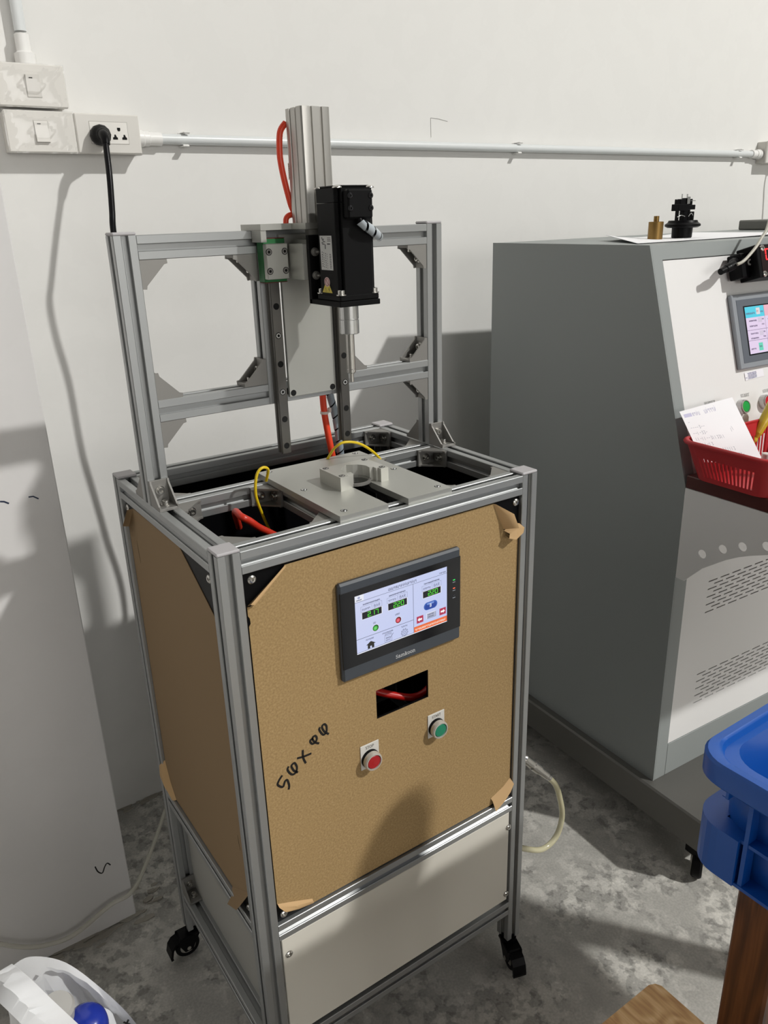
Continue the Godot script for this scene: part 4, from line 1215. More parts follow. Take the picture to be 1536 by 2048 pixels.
func basket() -> void:
	var r := cab_root("plastic_basket", "red plastic basket with slotted sides standing at the left end of the wooden shelf", "basket")
	var cb := V(0.1160, 0.8835, 0.0960)
	var ct := V(0.1160, 0.9560, 0.0960)
	var m := MB.new()
	var side := func(t: float, f: float, which: int, th: float) -> Vector3:
		# which: 0 left (x-), 1 front (z+), 2 right, 3 back; f along the straight part
		var hx := lerpf(0.1230, 0.1470, t) - th
		var hz := lerpf(0.0790, 0.0960, t) - th
		var rad := 0.030
		var y := lerpf(cb.y, ct.y, t)
		if which == 0: return V(cb.x - hx, y, cb.z + lerpf(-hz + rad, hz - rad, f))
		if which == 1: return V(cb.x + lerpf(-hx + rad, hx - rad, f), y, cb.z + hz)
		if which == 2: return V(cb.x + hx, y, cb.z + lerpf(hz - rad, -hz + rad, f))
		return V(cb.x + lerpf(hx - rad, -hx + rad, f), y, cb.z - hz)
	for which in 4:
		var n := 14 if which in [0, 2] else 22
		var edges := [0.0]
		for k in n:
			var c := (k + 0.5) / n
			edges.append(c - 0.24 / n); edges.append(c + 0.24 / n)
		edges.append(1.0)
		for i in edges.size() - 1:
			var slot := i % 2 == 1
			for band in [[0.0, 0.13], [0.13, 0.66], [0.66, 1.0]]:
				if slot and band[0] == 0.13:
					for e in [edges[i], edges[i + 1]]:
						m.poly([side.call(0.13, e, which, 0.0), side.call(0.66, e, which, 0.0), side.call(0.66, e, which, 0.002), side.call(0.13, e, which, 0.002)])
					continue
				for th in [0.0, 0.002]:
					m.poly([side.call(band[0], edges[i], which, th), side.call(band[0], edges[i + 1], which, th), side.call(band[1], edges[i + 1], which, th), side.call(band[1], edges[i], which, th)])
	for s in 4:
		for th in [0.0, 0.002]:
			var rows := []
			for t in [0.0, 0.5, 1.0]:
				var hx := lerpf(0.1230, 0.1470, t)
				var hz := lerpf(0.0790, 0.0960, t)
				var row := []
				for k in 9:
					var a := PI / 2 * (s + k / 8.0)
					var sx := 1.0 if s in [0, 3] else -1.0
					var sz := 1.0 if s < 2 else -1.0
					row.append(V(cb.x + sx * (hx - 0.03) + cos(a) * (0.03 - th), lerpf(cb.y, ct.y, t), cb.z + sz * (hz - 0.03) + sin(a) * (0.03 - th)))
				rows.append(row)
			m.grid(rows)
	var fl := rr_loop(cb + V(0, 0.002, 0), 0.1230, 0.0790, 0.030)
	m.poly(fl)
	m.poly(rr_loop(cb, 0.1230, 0.0790, 0.030))
	put("basket_body", m.soften(30), M.red_plastic, r)
	m = MB.new()
	var rim := []
	for q in [[0.1450, -0.002], [0.1500, -0.002], [0.1510, 0.001], [0.1500, 0.004], [0.1470, 0.0055], [0.1440, 0.004], [0.1450, -0.002]]:
		rim.append(rr_loop(ct + V(0, q[1], 0), q[0], q[0] - 0.0510, 0.030, 8))
	m.grid(rim, true)
	put("basket_rim", m.soften(50), M.red_plastic, r)
	# the note, the screwdriver and the small bottle kept in it
	m = MB.new()
	var tl := V(-0.0140, 1.0050, -0.0200)
	var tr := V(0.1390, 1.0112, -0.0200)
	var bl := V(0.0040, 0.9150, 0.0300)
	var brr := V(0.1420, 0.9000, 0.0620)
	for i in 6:
		for k in 6:
			var q := []
			for e in [[0, 0], [1, 0], [1, 1], [0, 1]]:
				q.append([(k + e[0]) / 6.0, (i + e[1]) / 6.0])
			var pts := []
			for e in q:
				var bend = sin(e[0] * PI) * 0.004 * (1 - e[1])
				pts.append(bl.lerp(brr, e[0]).lerp(tl.lerp(tr, e[0]), e[1]) + V(0, 0, bend))
			var nn: Vector3 = (pts[1] - pts[0]).cross(pts[3] - pts[0]).normalized()
			m.tri(pts[0], pts[1], pts[2], nn, nn, nn, Vector2(q[0][0], 1 - q[0][1]), Vector2(q[1][0], 1 - q[1][1]), Vector2(q[2][0], 1 - q[2][1]))
			m.tri(pts[0], pts[2], pts[3], nn, nn, nn, Vector2(q[0][0], 1 - q[0][1]), Vector2(q[2][0], 1 - q[2][1]), Vector2(q[3][0], 1 - q[3][1]))
	cab_mesh("handwritten_note", m.soften(60), tex_mat(note_image(), 0.8), "white sheet of handwritten figures leaning in the red basket", "paper")
	m = MB.new()
	var a := V(0.1880, 0.9150, 0.0050)
	var b := V(0.2380, 1.0050, 0.0100)
	var d := (b - a).normalized()
	m.lathe([Vector2(0, 0), Vector2(0.0050, 0), Vector2(0.0062, 0.006), Vector2(0.0052, 0.012), Vector2(0.0085, 0.022), Vector2(0.0105, 0.045), Vector2(0.0110, 0.085), Vector2(0.0095, 0.100), Vector2(0.0040, 0.106), Vector2(0, 0.107)], a, d, 10)
	var s := cab_root("screwdriver", "yellow handled screwdriver leaning in the red basket", "screwdriver")
	put("handle", m, mat("#d8c040", 0.2), s)
	m = MB.new()
	m.tube([a - d * 0.048, a + d * 0.002], 0.0028, 10)
	put("shaft", m, M.chrome, s)
	var bt := cab_root("small_bottle", "small white capped bottle standing in the red basket beside the screwdriver", "bottle")
	m = MB.new()
	m.lathe([Vector2(0, 0), Vector2(0.0090, 0), Vector2(0.0095, 0.001), Vector2(0.0095, 0.032), Vector2(0.0060, 0.036), Vector2(0, 0.036)], V(0.0960, 0.8860, 0.0950), Vector3.UP, 20)
	put("bottle_body", m, M.black, bt)
	m = MB.new()
	m.lathe([Vector2(0.0078, 0), Vector2(0.0078, 0.0100), Vector2(0.0068, 0.0115), Vector2(0, 0.0115)], V(0.0960, 0.9200, 0.0950), Vector3.UP, 20)
	put("bottle_cap", m, M.white_plastic, bt)
func note_image() -> Image:
	var im := Image.create(400, 280, false, Image.FORMAT_RGB8)
	im.fill(Color("#ededf0"))
	var ink := Color("#a9aab4")
	rect(im, 16, 20, 54, 18, Color("#c4c2dc")); scrawl(im, 76, 16, 62, 22, Color("#a8a6c0"), 3, 1.1); scrawl(im, 162, 14, 90, 24, Color("#a8a6c0"), 4, 1.2)
	var g := RandomNumberGenerator.new()
	g.seed = 12
	var ws := [30, 110, 120, 210, 120, 250, 290]
	for i in 7:
		var y := 58 + i * 30
		var x := 24.0 + maxi(0, i - 4) * 30
		while x < ws[i]:
			var k := g.randi() % 3
			var o := Vector2(x, y)
			if k == 0: stroke(im, [o, o + Vector2(1, 16)], 1.0, ink)
			elif k == 1: stroke(im, [o, o + Vector2(8, 1), o + Vector2(3, 8), o + Vector2(9, 12), o + Vector2(1, 16)], 1.0, ink)
			else: stroke(im, [o + Vector2(0, 7), o + Vector2(8, 7)], 1.0, ink)
			x += 14
	stroke(im, [Vector2(282, 124), Vector2(280, 140)], 1.1, ink); stroke(im, [Vector2(292, 118), Vector2(296, 134)], 1.1, ink)
	return im

# ------------------------------------------------------------------ wall fittings
const WALL := -0.888
func wall_box(called: String, label: String, x0: float, x1: float, y0: float, y1: float) -> Node3D:
	var r := thing(called, label, "switch" if called == "switch_box" else "socket", V((x0 + x1) / 2, (y0 + y1) / 2, WALL))
	var m := MB.new()
	m.span(V(x0 + 0.0015, y0 + 0.0015, WALL + 0.0002), V(x1 - 0.0015, y1 - 0.0015, -0.8560), 0.001)
	put("box", m, M.white_plastic, r)
	m = MB.new()
	m.span(V(x0, y0, -0.8570), V(x1, y1, -0.8490), 0.0022)
	put("cover_plate", m, M.white_plastic, r)
	return r
func rocker(r: Node3D, cx: float, cy: float, on: bool) -> void:
	var m := MB.new()
	m.span(V(cx - 0.0125, cy - 0.0185, -0.8492), V(cx + 0.0125, cy + 0.0185, -0.8484))
	put("rocker_seat", m, mat("#b9b6b0", 0.5), r)
	m = MB.new()
	var f := 0.0052
	var b := 0.0006
	var z := -0.8486
	var hi := b if on else f
	var lo := f if on else b
	m.prism(P2([cy - 0.0175, 0, cy + 0.0175, 0, cy + 0.0175, hi, cy - 0.0175, lo]), V(cx - 0.0115, 0, z), Vector3.UP, Vector3.BACK, V(0.0230, 0, 0))
	var k := put("rocker", m, M.white_plastic, r)
	m = MB.new()
	m.box(V(cx - 0.0035, cy + 0.0125, z + lerpf(lo, hi, 0.86)), V(0.0060, 0.0014, 0.0012))
	put("indicator_mark", m, M.ink, k)
func film_sheet(r: Node3D, x0: float, x1: float, y0: float, y1: float, sd: int) -> void:
	var n := noise(sd, 40.0, 3)
	n.frequency = 30.0
	var m := MB.new()
	var rows := []
	for i in 15:
		var row := []
		for k in 25:
			var x := lerpf(x0 - 0.001, x1 + 0.001, k / 24.0)
			var y := lerpf(y0 - 0.001, y1 + 0.001, i / 14.0)
			var e := minf(minf(k, 24 - k) / 6.0, minf(i, 14 - i) / 4.0)
			var c := Vector2(absf(k - 12) / 12.0, absf(i - 7) / 7.0)
			row.append(V(x, y, -0.8484 + clampf(1 - e, 0, 1) * -0.002 + absf(n.get_noise_2d(x * 3, y * 3)) * 0.0022 * (0.08 + c.x * c.y * 2.2) + (0.0050 if c.length() < 0.35 else 0.0)))
		rows.append(row)
	m.grid(rows)
	put("plastic_film", m.soften(30), M.film, r)
func build_wall_fittings() -> void:
	var Y := Vector3.UP
	var X := Vector3.RIGHT
	var s := wall_box("switch_box", "upper white wall switch still wrapped in plastic film", 0.0170, 0.1370, 1.5670, 1.6370)
	rocker(s, 0.0800, 1.6010, false); film_sheet(s, 0.0170, 0.1370, 1.5670, 1.6370, 4)
	s = wall_box("switch_box", "lower white wall switch wrapped in plastic film left of the socket", 0.0210, 0.1420, 1.4920, 1.5620)
	rocker(s, 0.0820, 1.5275, true); film_sheet(s, 0.0210, 0.1420, 1.4920, 1.5620, 9)
	s = wall_box("socket_box", "white wall socket with two outlets, a black plug in its left outlet", 0.1428, 0.2640, 1.4920, 1.5610)
	var m := MB.new()
	m.span(V(0.1688, 1.5094, -0.8492), V(0.2397, 1.5470, -0.8484), 0.0003)
	var seam := MB.new()
	seam.span(V(0.1682, 1.5088, -0.8491), V(0.2403, 1.5476, -0.8488))
	put("plate_seam", seam, mat("#8d8a84", 0.6), s)
	var sp := put("outlet_plate", m, mat("#e3e0da", 0.4), s)
	for cx in [0.1868, 0.2235]:
		m = MB.new()
		m.prism(P2([-0.0030, 0.0050, 0.0030, 0.0050, 0.0030, 0.0010, 0.0015, -0.0012, -0.0015, -0.0012, -0.0030, 0.0010]), V(cx - 0.0006, 1.5328, -0.8483), X, Y, V(0, 0, 0.0002))
		for k in [-1.0, 1.0]:
			m.prism(P2([-0.0046, -0.0032, 0.0046, -0.0032, 0.0046, 0.0004, 0.0018, 0.0016, 0.0012, 0.0056, -0.0012, 0.0056, -0.0018, 0.0016, -0.0046, 0.0004]), V(cx + k * 0.0088 - 0.0002, 1.5202, -0.8483), X, Y, V(0, 0, 0.0002))
		put("outlet_holes", m, M.hole, sp)
	# conduits
	s = thing("wall_conduit", "grey white pipe running level along the wall from the socket to the right", "pipe", V(1.3, 1.5225, WALL))
	m = MB.new()
	m.tube([V(0.300, 1.5225, -0.8755), V(2.395, 1.5225, -0.8755)], 0.0098, 20)
	put("pipe", m, M.pipe, s)
	for e in [[0.2645, 1.0], [2.3950, -1.0]]:
		m = MB.new()
		m.lathe([Vector2(0, 0), Vector2(0.0155, 0), Vector2(0.0155, 0.0115), Vector2(0.0142, 0.0135), Vector2(0.0142, 0.0235), Vector2(0.0122, 0.0250), Vector2(0.0128, 0.0490), Vector2(0.0100, 0.0500)], V(e[0], 1.5225, -0.8755), X * e[1], 20)
		put("pipe_connector", m, mat("#e6e5e2", 0.35), s)
	for x in [0.363, 1.284, 2.273]:
		m = MB.new()
		for sg in [1.0, -1.0]:
			m.box(V(x + 0.002 * sg, 1.5225 + sg * 0.0126, -0.8745), V(0.0130, 0.0020, 0.0260), 0.0006)
			m.box(V(x + 0.002 * sg, 1.5225 + sg * 0.0115, -0.8640), V(0.0130, 0.0034, 0.0030), 0.0010)
		m.box(V(x, 1.5225, -0.8868), V(0.0150, 0.0270, 0.0020), 0.0005)
		put("pipe_clip", m, mat("#e6e5e2", 0.35), s)
	s = thing("upright_conduit", "grey pipe coming down the wall into the upper switch box", "pipe", V(0.079, 1.80, WALL))
	m = MB.new()
	m.tube([V(0.0790, 1.690, -0.8720), V(0.0770, 2.60, -0.8720)], 0.0103, 20)
	put("pipe", m, M.pipe, s)
	m = MB.new()
	m.lathe([Vector2(0, 0), Vector2(0.0180, 0), Vector2(0.0180, 0.0180), Vector2(0.0150, 0.0195), Vector2(0.0132, 0.0210), Vector2(0.0128, 0.0480), Vector2(0.0104, 0.0490)], V(0.0790, 1.6372, -0.8690), Y, 8)
	put("pipe_connector", m, mat("#e6e5e2", 0.35), s)
	s = wall_box("junction_box", "white junction box where the pipe ends at the right edge", 2.3950, 2.5150, 1.4930, 1.5620)
	s.set_meta("category", "box")
	m = MB.new()
	m.lathe([Vector2(0, 0), Vector2(0.016, 0), Vector2(0.016, 0.020), Vector2(0.008, 0.030), Vector2(0, 0.030)], V(2.500, 1.5250, -0.8490), Vector3.BACK, 16)
	m.tube(smooth_path([V(2.500, 1.525, -0.822), V(2.502, 1.500, -0.805), V(2.506, 1.43, -0.815), V(2.505, 1.30, -0.845), V(2.500, 1.20, -0.86)], 6), 0.0035, 8)
	put("grey_cord", m, mat("#8f8d88", 0.5), s)
	# black plug and mains cord going down behind the machine's left upright
	s = thing("power_cord", "black power cord with plug hanging from the wall socket behind the machine", "cord", V(0.1860, 1.5235, -0.8480))
	m = MB.new()
	m.lathe([Vector2(0, 0), Vector2(0.0165, 0), Vector2(0.0185, 0.003), Vector2(0.0185, 0.016), Vector2(0.0165, 0.022), Vector2(0.0125, 0.030), Vector2(0.0105, 0.036), Vector2(0, 0.036)], V(0.1850, 1.5235, -0.8482), V(-0.10, -0.05, 1), 12)
	m.tube(smooth_path([V(0.1815, 1.5220, -0.815), V(0.1795, 1.5195, -0.803), V(0.1785, 1.5120, -0.794), V(0.1775, 1.5030, -0.790)], 5), [0.0100, 0.0098, 0.0096, 0.0094, 0.0092, 0.0090, 0.0088, 0.0086, 0.0084, 0.0082, 0.0080, 0.0078, 0.0076, 0.0074, 0.0072, 0.0070], 12)
	put("plug", m, M.rubber, s)
	m = MB.new()
	m.tube(smooth_path([V(0.1785, 1.5120, -0.794), V(0.1752, 1.4934, -0.785), V(0.1690, 1.4485, -0.768), V(0.1600, 1.3890, -0.752), V(0.1550, 1.3560, -0.745), V(0.1560, 1.2900, -0.745), V(0.1620, 1.1900, -0.750), V(0.1640, 1.0500, -0.750), V(0.1740, 0.9500, -0.750), V(0.1880, 0.8500, -0.745), V(0.2200, 0.7000, -0.720), V(0.2300, 0.4500, -0.640), V(0.2300, 0.3000, -0.500), V(0.2300, 0.2500, -0.430)], 10), 0.0056, 12)
	put("cord", m, M.cord, s)

# ------------------------------------------------------------------ loose hoses and wires on the machine
func build_hoses() -> void:
	var m := MB.new()
	m.tube(smooth_path([V(0.2440, 1.4835, -0.2150), V(0.2354, 1.4722, -0.216), V(0.2328, 1.4480, -0.216), V(0.2340, 1.4305, -0.216), V(0.2381, 1.4083, -0.216), V(0.2440, 1.3830, -0.2155), V(0.2480, 1.3740, -0.2155)], 8), 0.0042, 12)
	m.tube(smooth_path([V(0.2480, 1.3700, -0.2155), V(0.2400, 1.3690, -0.2155), V(0.2355, 1.3650, -0.2155), V(0.2345, 1.3580, -0.2155), V(0.2345, 1.3520, -0.2160)], 6), 0.0038, 12)
	tag(put("air_tube", m, M.orange), "orange air tube curving beside the tall aluminium cylinder", "tube")
	var r := thing("air_tube", "orange air tube hanging below the mounting plate down into the machine", "tube", V(0.33, 0.98, -0.30))
	m = MB.new()
	m.tube(smooth_path([V(0.3235, 1.1300, -0.298), V(0.3245, 1.0928, -0.300), V(0.3258, 1.0644, -0.300), V(0.3301, 1.0306, -0.300), V(0.3366, 0.9898, -0.300), V(0.3460, 0.9300, -0.300)], 8), 0.0054, 12)
	put("tube", m, M.orange, r)
	m = MB.new()
	m.lathe([Vector2(0.0050, -0.0022), Vector2(0.0068, -0.0022), Vector2(0.0068, 0.0022), Vector2(0.0050, 0.0022)], V(0.3258, 1.0644, -0.300), V(0.05, 1, 0), 18)
	m.box(V(0.3340, 1.0680, -0.297), V(0.0058, 0.0080, 0.0050), 0.0012)
	put("cable_tie", m, mat("#e8d5cc", 0.4), r)
	# grey cable in spiral wrap
	r = thing("wrapped_cable", "grey spiral wrapped cable beside the hanging orange tube", "cable", V(0.345, 0.98, -0.30))
	var path := smooth_path([V(0.3345, 1.1300, -0.300), V(0.3389, 1.0928, -0.302), V(0.3455, 1.0670, -0.302), V(0.3508, 1.0314, -0.302), V(0.3536, 0.9940, -0.302), V(0.3560, 0.9300, -0.302)], 8)
	m = MB.new()
	m.tube(path, 0.0052, 12)
	put("cable", m, M.rubber, r)
	put("spiral_wrap", helix_band(path, 0.0062, 0.021, 0.0185), mat("#8f9aa3", 0.35), r)
	r = thing("wrapped_cable", "black motor cable in clear spiral wrap coming from the motor's cable box", "cable", V(0.262, 1.362, -0.07))
	path = smooth_path([V(0.2640, 1.3640, -0.0760), V(0.2660, 1.3570, -0.0730), V(0.2792, 1.3500, -0.0750), V(0.2943, 1.3425, -0.0820), V(0.3070, 1.3390, -0.0980), V(0.3120, 1.3420, -0.1250), V(0.3080, 1.3500, -0.1600), V(0.3080, 1.3450, -0.2700), V(0.320, 1.20, -0.300)], 9)
	m = MB.new()
	m.tube(path, 0.0036, 10)
	put("cable", m, M.rubber, r)
	put("spiral_wrap", helix_band(path.slice(7, 46), 0.0060, 0.0150, 0.0115), M.spiral, r)
	# yellow wires
	m = MB.new()
	m.tube(smooth_path([V(0.1640, 1.0060, -0.1990), V(0.1620, 1.0270, -0.1850), V(0.1509, 1.0332, -0.1800), V(0.1416, 1.0249, -0.1800), V(0.1373, 1.0031, -0.1800), V(0.1396, 0.9818, -0.1800), V(0.1532, 0.9380, -0.1800), V(0.1700, 0.9000, -0.1800)], 8), 0.0022, 8)
	tag(put("yellow_wire", m, M.yellow), "thin yellow wire looping over the left edge of the fixture plate", "wire")
	m = MB.new()
	m.tube(smooth_path([V(0.2900, 0.9800, -0.2600), V(0.2950, 1.0180, -0.2300), V(0.2985, 1.0320, -0.2150), V(0.3094, 1.0360, -0.2100), V(0.3311, 1.0306, -0.2100), V(0.3529, 1.0168, -0.2100), V(0.3718, 0.9977, -0.2100), V(0.3850, 0.9700, -0.2050)], 8), 0.0022, 8)
	tag(put("yellow_wire", m, M.yellow), "thin yellow wire arching behind the fixture plate at its right", "wire")
	m = MB.new()
	m.tube(smooth_path([V(0.1150, 0.9450, -0.2000), V(0.0950, 0.9850, -0.1600), V(0.0886, 0.9900, -0.1250), V(0.0978, 0.9829, -0.1200), V(0.1099, 0.9710, -0.1200), V(0.1241, 0.9601, -0.1200), V(0.1500, 0.9400, -0.1200)], 8), 0.0050, 12)
	tag(put("air_tube", m, mat("#c8321f", 0.35)), "red tube curling inside the machine's open left bay", "tube")
	# clear hose with its metal fitting at the machine's right
	r = thing("clear_hose", "clear yellowish hose with a metal coupling looping out of the machine's right side", "hose", V(0.57, 0.42, -0.05))
	m = MB.new()
	m.tube(smooth_path([V(0.6310, 0.3450, -0.050), V(0.6500, 0.3200, -0.050), V(0.6635, 0.2870, -0.050), V(0.6760, 0.2298, -0.050), V(0.6624, 0.1850, -0.050), V(0.6247, 0.1736, -0.050), V(0.5729, 0.2041, -0.050), V(0.5100, 0.2500, -0.060)], 10), 0.0058, 14)
	put("hose", m, M.clear_hose, r)
	m = MB.new()
	var a := V(0.5150, 0.4750, -0.050)
	var b := V(0.6330, 0.3440, -0.050)
	var d := (b - a).normalized()
	var l := a.distance_to(b)
	m.lathe([Vector2(0, 0), Vector2(0.0060, 0), Vector2(0.0060, l * 0.38), Vector2(0.0088, l * 0.40), Vector2(0.0088, l * 0.58), Vector2(0.0100, l * 0.60), Vector2(0.0100, l * 0.74), Vector2(0.0078, l * 0.76), Vector2(0.0078, l * 0.93), Vector2(0.0068, l * 0.95), Vector2(0.0068, l), Vector2(0, l)], a, d, 16)
	put("coupling", m, M.chrome, r)
	m = MB.new()
	m.tube(smooth_path([V(0.2400, 0.090, -0.560), V(0.1500, 0.070, -0.800), V(0.0947, 0.0597, -0.760), V(0.0300, 0.0651, -0.660), V(-0.0536, 0.0709, -0.545), V(-0.1078, 0.0700, -0.532), V(-0.1816, 0.0435, -0.530), V(-0.2284, 0.0486, -0.530), V(-0.2708, 0.0697, -0.530), V(-0.3200, 0.1136, -0.532), V(-0.40, 0.20, -0.535)], 10), 0.0046, 12)
	tag(put("clear_hose", m, M.faint_hose), "clear hose bending round the projecting wall at the lower left", "hose")
func helix_band(path: Array, r: float, pitch: float, width: float) -> MB:
	# a strip of plastic wound round the path
	var m := MB.new()
	var rows := []
	var s := 0.0
	var u := Vector3(0.3, 0.2, 0.9)
	var seg := 26
	var acc := [0.0]
	for i in path.size() - 1: acc.append(acc[-1] + path[i].distance_to(path[i + 1]))
	var n := int(acc[-1] / pitch * seg)
	for k in n:
		var row := []
		for e in 2:
			s = clampf(k * pitch / seg + (e - 0.5) * width, 0.0, acc[-1] - 1e-5)
			var i := 0
			while i < path.size() - 2 and acc[i + 1] < s: i += 1
			var f: float = (s - acc[i]) / maxf(1e-6, acc[i + 1] - acc[i])
			var c: Vector3 = path[i].lerp(path[i + 1], f)
			var t: Vector3 = (path[mini(i + 1, path.size() - 1)] - path[i]).normalized()
			var q := (u - t * u.dot(t)).normalized()
			var w := t.cross(q)
			var an := TAU * k / seg
			row.append(c + (q * cos(an) + w * sin(an)) * r)
		rows.append(row)
	m.grid(rows)
	return m.soften(60)

# ------------------------------------------------------------------ crate, table, stool, bag
func build_crate() -> void:
	var c := V(0.6400, 0.0, 0.6260)
	var y0 := 0.7000
	var r := thing("plastic_crate", "blue ribbed plastic crate with a wide rim standing on the wooden table", "crate", c + V(0, y0, 0))
	var m := MB.new()
	var rows := []
	for q in [[0.2820, 0.1740, 0.7000], [0.2860, 0.1780, 0.7030], [0.2930, 0.1830, 0.8100], [0.3170, 0.1960, 0.8160], [0.3200, 0.1990, 0.8195], [0.3200, 0.1990, 0.8420], [0.3180, 0.1970, 0.8450], [0.3105, 0.1895, 0.8450], [0.3080, 0.1870, 0.8430], [0.3060, 0.1850, 0.8365], [0.2890, 0.1790, 0.8345], [0.2790, 0.1700, 0.7090], [0.2740, 0.1660, 0.7060]]:
		rows.append(rr_loop(c + V(0, q[2], 0), q[0], q[1], 0.034 if q[0] > 0.285 else 0.030, 7))
	m.grid(rows, true)
	m.poly(rows[0]); m.poly(rows[-1])
	put("crate_body", m.soften(35), M.blue, r)
	# corner bulges, belts and upright ribs
	m = MB.new()
	for sx in [-1.0, 1.0]:
		for sz in [-1.0, 1.0]:
			var p := PackedVector2Array()
			for e in [[0.2500, 0.1990], [0.2500, 0.1700], [0.2840, 0.1700], [0.2840, 0.1420], [0.3080, 0.1420]]: p.append(Vector2(sx * e[0], sz * e[1]))
			for k in 8:
				var a := PI / 2 * k / 7.0
				p.append(Vector2(sx * (0.2740 + cos(a) * 0.0340), sz * (0.1650 + sin(a) * 0.0340)))
			m.prism(p, c + V(0, 0.7015, 0), Vector3.RIGHT, Vector3.BACK, V(0, 0.0580, 0))
	for sx in [-1.0, 1.0]:
		m.span(c + V(sx * 0.2900, 0.7560, -0.1420), c + V(sx * 0.3040, 0.7600, 0.1420))
		m.span(c + V(sx * 0.2810, 0.7015, -0.1420), c + V(sx * 0.3060, 0.7055, 0.1420))
		for k in 4: m.span(c + V(sx * 0.2900, 0.7020, -0.1380 + k * 0.0900), c + V(sx * 0.3050, 0.8160, -0.1335 + k * 0.0900))
		for k in 7: m.span(c + V(sx * 0.3030, 0.8100, -0.1560 + k * 0.0480), c + V(sx * 0.3190, 0.8190, -0.1530 + k * 0.0480))
	for sz in [-1.0, 1.0]:
		m.span(c + V(-0.2600, 0.7560, sz * 0.1795), c + V(0.2600, 0.7600, sz * 0.1920))
		m.span(c + V(-0.2600, 0.7015, sz * 0.1730), c + V(0.2600, 0.7055, sz * 0.1910))
		for k in 6: m.span(c + V(-0.2300 + k * 0.0910, 0.7020, sz * 0.1795), c + V(-0.2250 + k * 0.0910, 0.8150, sz * 0.1925))
	put("crate_ribs", m, M.blue, r)
	m = MB.new()
	m.lathe([Vector2(0, 0), Vector2(0.030, 0), Vector2(0.034, 0.004), Vector2(0.036, 0.070), Vector2(0.032, 0.078), Vector2(0, 0.080)], V(0.4900, 0.7072, 0.4980), V(0.0, 1, 0.02), 28)
	tag(put("white_container", m, mat("#dfe5ea", 0.4)), "white rounded container inside the blue crate", "container")
	m = MB.new()
	var ax0 := V(0.6000, 0.7120, 0.5560)
	var ax1 := V(0.6660, 1.0950, 0.5240)
	m.lathe([Vector2(0, 0), Vector2(0.046, 0.0), Vector2(0.052, 0.01), Vector2(0.054, 0.20), Vector2(0.060, 0.30), Vector2(0.056, 0.35), Vector2(0.040, 0.385), Vector2(0.016, 0.400), Vector2(0, 0.402)], ax0, ax1 - ax0, 28, true)
	tag(put("cloth_roll", m, mat("#8e8a82", 0.85)), "grey cloth roll standing upright in the blue crate", "cloth")
	# table
	var t := thing("work_table", "dark wooden table carrying the blue crate", "table", V(0.68, 0, 0.72))
	m = MB.new()
	m.span(V(0.3740, 0.6720, 0.4640), V(1.0400, 0.7000, 0.9800), 0.003)
	put("tabletop", m, M.wood_leg, t)
	for x in [0.3740, 0.9850]:
		for z in [0.4700, 0.9250]:
			m = MB.new()
			m.span(V(x, 0.0, z), V(x + 0.0520, 0.6720, z + 0.0500), 0.003)
			put("leg", m, M.wood_leg, t)
	# stool with two planks
	t = thing("wooden_stool", "light wooden stool with a plank seat at the lower edge", "stool", V(0.20, 0, 0.52))
	for q in [[0.0300, 0.1975], [0.1985, 0.3645]]:
		m = MB.new()
		var p := P2([q[0], 0.3910, q[1] - (0.012 if q[1] > 0.3 else 0.0), 0.3910, q[1] - (0.004 if q[1] > 0.3 else 0.0), 0.3945, q[1], 0.4010 if q[1] > 0.3 else 0.3945, q[1], 0.6600, q[0], 0.6600])
		m.prism(p, V(0, 0.4200, 0), Vector3.RIGHT, Vector3.BACK, V(0, 0.0300, 0))
		put("seat_plank", m, M.wood, t)
	for x in [0.0600, 0.3000]:
		for z in [0.4200, 0.6000]:
			m = MB.new()
			m.span(V(x, 0.0, z), V(x + 0.035, 0.4200, z + 0.035), 0.002)
			put("leg", m, M.wood, t)
